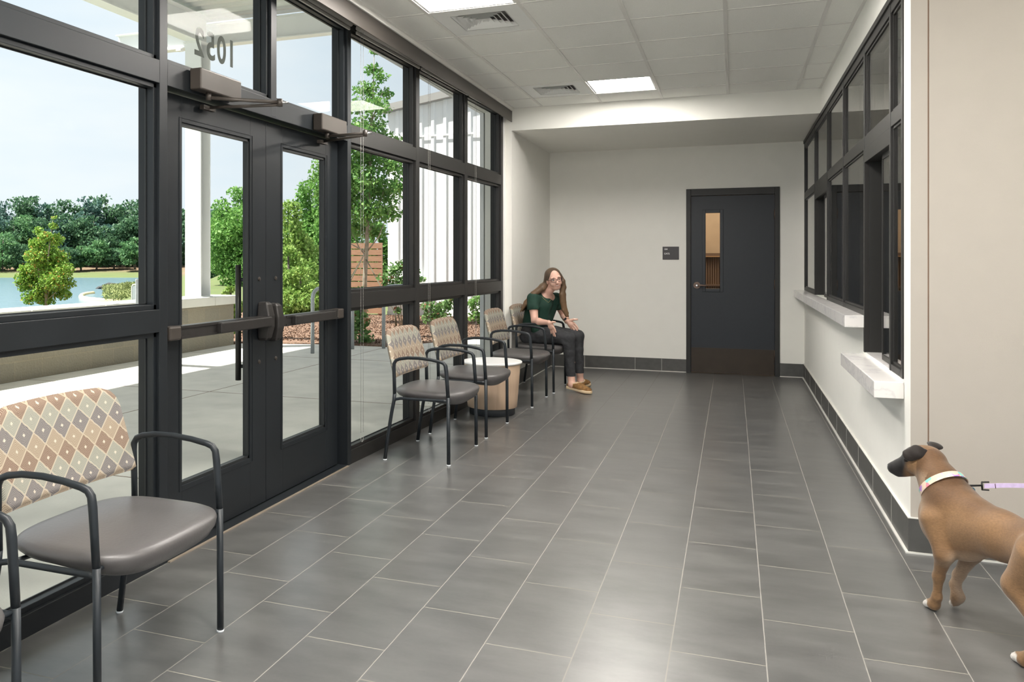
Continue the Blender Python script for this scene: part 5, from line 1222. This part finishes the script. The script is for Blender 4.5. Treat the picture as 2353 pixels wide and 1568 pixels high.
row = [(-30,70,472),(12,60,462),(50,66,450),(78,60,448),(112,58,466),(140,62,456),(166,56,470),(192,60,452),(218,52,464),(244,62,446),(270,52,468),(296,62,458),(322,56,456),(350,60,465),(395,70,470),(440,60,478),(478,56,478),(505,56,482),(540,60,488)]
for i, (x, w_, yt) in enumerate(row):
    far_tree(x, w_*1.25, yt, 628, 214+gg.uniform(-4,6), ['leaf_far','leaf_far_haze','leaf_far'][i % 3], 2600, .80, 100+i, ('tall dark tree forming the skyline across the lake', 'skyline trees across the lake'))
row = [(-20,60,500,630),(30,56,505,628),(64,50,492,626),(96,54,498,624),(128,50,500,623),(158,54,488,622),(188,50,505,620),(214,56,494,617),(246,50,515,616),(276,54,498,614),(304,52,510,614),(334,52,492,614),(372,60,500,614),(430,60,505,616),(470,54,500,618),(508,54,510,620)]
for i, (x, w_, yt, yb) in enumerate(row):
    far_tree(x, w_*1.3, yt, yb+3, 203+gg.uniform(-3,3), ['leaf_far_haze','leaf_far','leaf_far_light','leaf_far'][i % 4], 2400, .72, 200+i, ('mid-height tree in the dense wood across the lake', 'middle row of trees across the lake'))
row = [(6,60,532,640),(48,44,560,634),(186,40,565,618),(222,44,552,614),(262,40,570,613),(310,44,545,613),(340,40,556,613),(160,36,568,620)]
for i, (x, w_, yt, yb) in enumerate(row):
    far_tree(x, w_*1.3, yt, yb+2, 190+gg.uniform(-3,3), ['leaf_far_light','leaf_far','leaf_far_light'][i % 3], 2000, .6, 300+i, ('low lighter green tree at the front of the wood across the lake', 'front row of trees across the lake'))
# reeds on the point, silt fence, floating boom
P_ = []
for i in range(7000):
    d = gg.uniform(66, 118); x = gg.uniform(236, 345)
    if x < (236 if d < 95 else 236+(d-95)*3.8)+6*math.sin(d*.5): continue
    P_.append(far(px(x), d, -1.75+.25*gg.random()))
gs = leaves(np.array(P_), .42, 'grass_blade', 'reeds', None, seed=8, aspect=.16); tag(gs, 'tall grass and reeds on the point reaching into the lake', 'grass', kind='stuff')
bl = empty('silt_fence', far(px(246), 108, -2.0)); tag(bl, 'black rocks and silt cloth at the tip of the grassy point', 'rock')
bx = far(px(246), 108, -2.0)
for i, (x, y, w_, h) in enumerate([(236,663,.9,.8),(243,661,1.0,1.1),(252,658,1.2,1.0),(260,657,1.0,.8),(280,656,1.4,.3),(300,655,1.4,.3)]):
    p = far(px(x), 106+i*2, zat(y, 106+i*2)); m_ = MB(); gq = np.random.default_rng(i); pts = gq.normal(size=(14,3)); pts /= np.linalg.norm(pts, axis=1, keepdims=True)
    bmm = bmesh.new()
    for q in pts: bmm.verts.new((p[0]-bx[0]+q[0]*w_, p[1]-bx[1]+q[1]*w_, p[2]-bx[2]+q[2]*h*.6-.1))
    bmesh.ops.convex_hull(bmm, input=bmm.verts); me = bpy.data.meshes.new('rock'); bmm.to_mesh(me); bmm.free(); link('rock', me, 'rock_black', bl)
bp_ = [far(px(x), (1.345-WL)*1952/(y-597.6), WL+.03) for x, y in ((330,697),(305,694),(270,692.5),(235,692),(208,689.5),(192,686.5),(186,683.5),(187,680.5),(192,678),(202,676),(214,674.8))]
bo = MB().tube(bp_, .22, 10).build('floating_boom', 'boom_yellow'); tag(bo, 'pale yellow floating boom curving round the grassy point', 'boom')
# bike racks
def rack(p, q, h, plate, label):
    p = np.array(p, float); q = np.array(q, float); e = empty('bike_rack', (p[0], p[1], 0)); tag(e, label, 'bike rack', 'galvanised hoop bike racks'); v_ = q-p
    pts = [(0,0,-.02),(0,0,h-.14)]+[tuple(v_*(.14/np.linalg.norm(v_))*(1-math.cos(a))+np.array((0,0,h-.14+.14*math.sin(a)))) for a in (.4,.8,1.2,PI/2)]
    pts += [tuple(v_-np.array(x[:3])*np.array((1,1,0))+np.array((0,0,x[2]))) for x in [tuple(np.array(t)) for t in pts[::-1]]]
    MB().tube(pts, .028, 14).build('hoop', 'galvanized', e)
    if plate:
        n_ = v_/np.linalg.norm(v_); m_ = MB(); a = v_*.06; b2 = v_*.94; th = np.array((-n_[1], n_[0], 0))*.006
        m_.add([tuple(x+t+np.array((0,0,z))) for z in (h-.20,h-.03) for x, t in ((a,-th),(b2,-th),(b2,th),(a,th))], [(0,3,2,1),(4,5,6,7),(0,1,5,4),(1,2,6,5),(2,3,7,6),(3,0,4,7)]); m_.build('plate', 'galvanized', e)
rack((-5.66,10.99,0), (-5.36,11.72,0), .93, False, 'galvanised hoop bike rack seen through the right door glass')
rack((-4.96,11.99,0), (-4.72,12.62,0), .94, True, 'galvanised hoop rack with top plate seen past the nearest far chair')
# small things by the wall
p_ = rbox('wall_plate', (-7.3698,9.195,.735), (-7.345,9.25,1.09), 'galvanized', bevel=.01); tag(p_, 'small grey upright plate fixed to the cap of the block wall', 'plate')
e = empty('sign_board', far(px(310), 13.5, -.9)); tag(e, 'white rounded board standing beyond the wall beside the grey plate', 'board')
q_ = far(px(310), 13.5, -.9); zt_ = zat(654, 13.5)-q_[2]
MB().tube([(-.06,0,0),(-.06,0,zt_-.05),(-.045,0,zt_-.01),(0,0,zt_),(.045,0,zt_-.01),(.06,0,zt_-.05),(.06,0,0)], .010, 8).build('frame', 'white_steel', e); MB().box((-.055,-.004,zt_-.36),(.055,.004,zt_-.02)).build('board', 'galvanized', e)
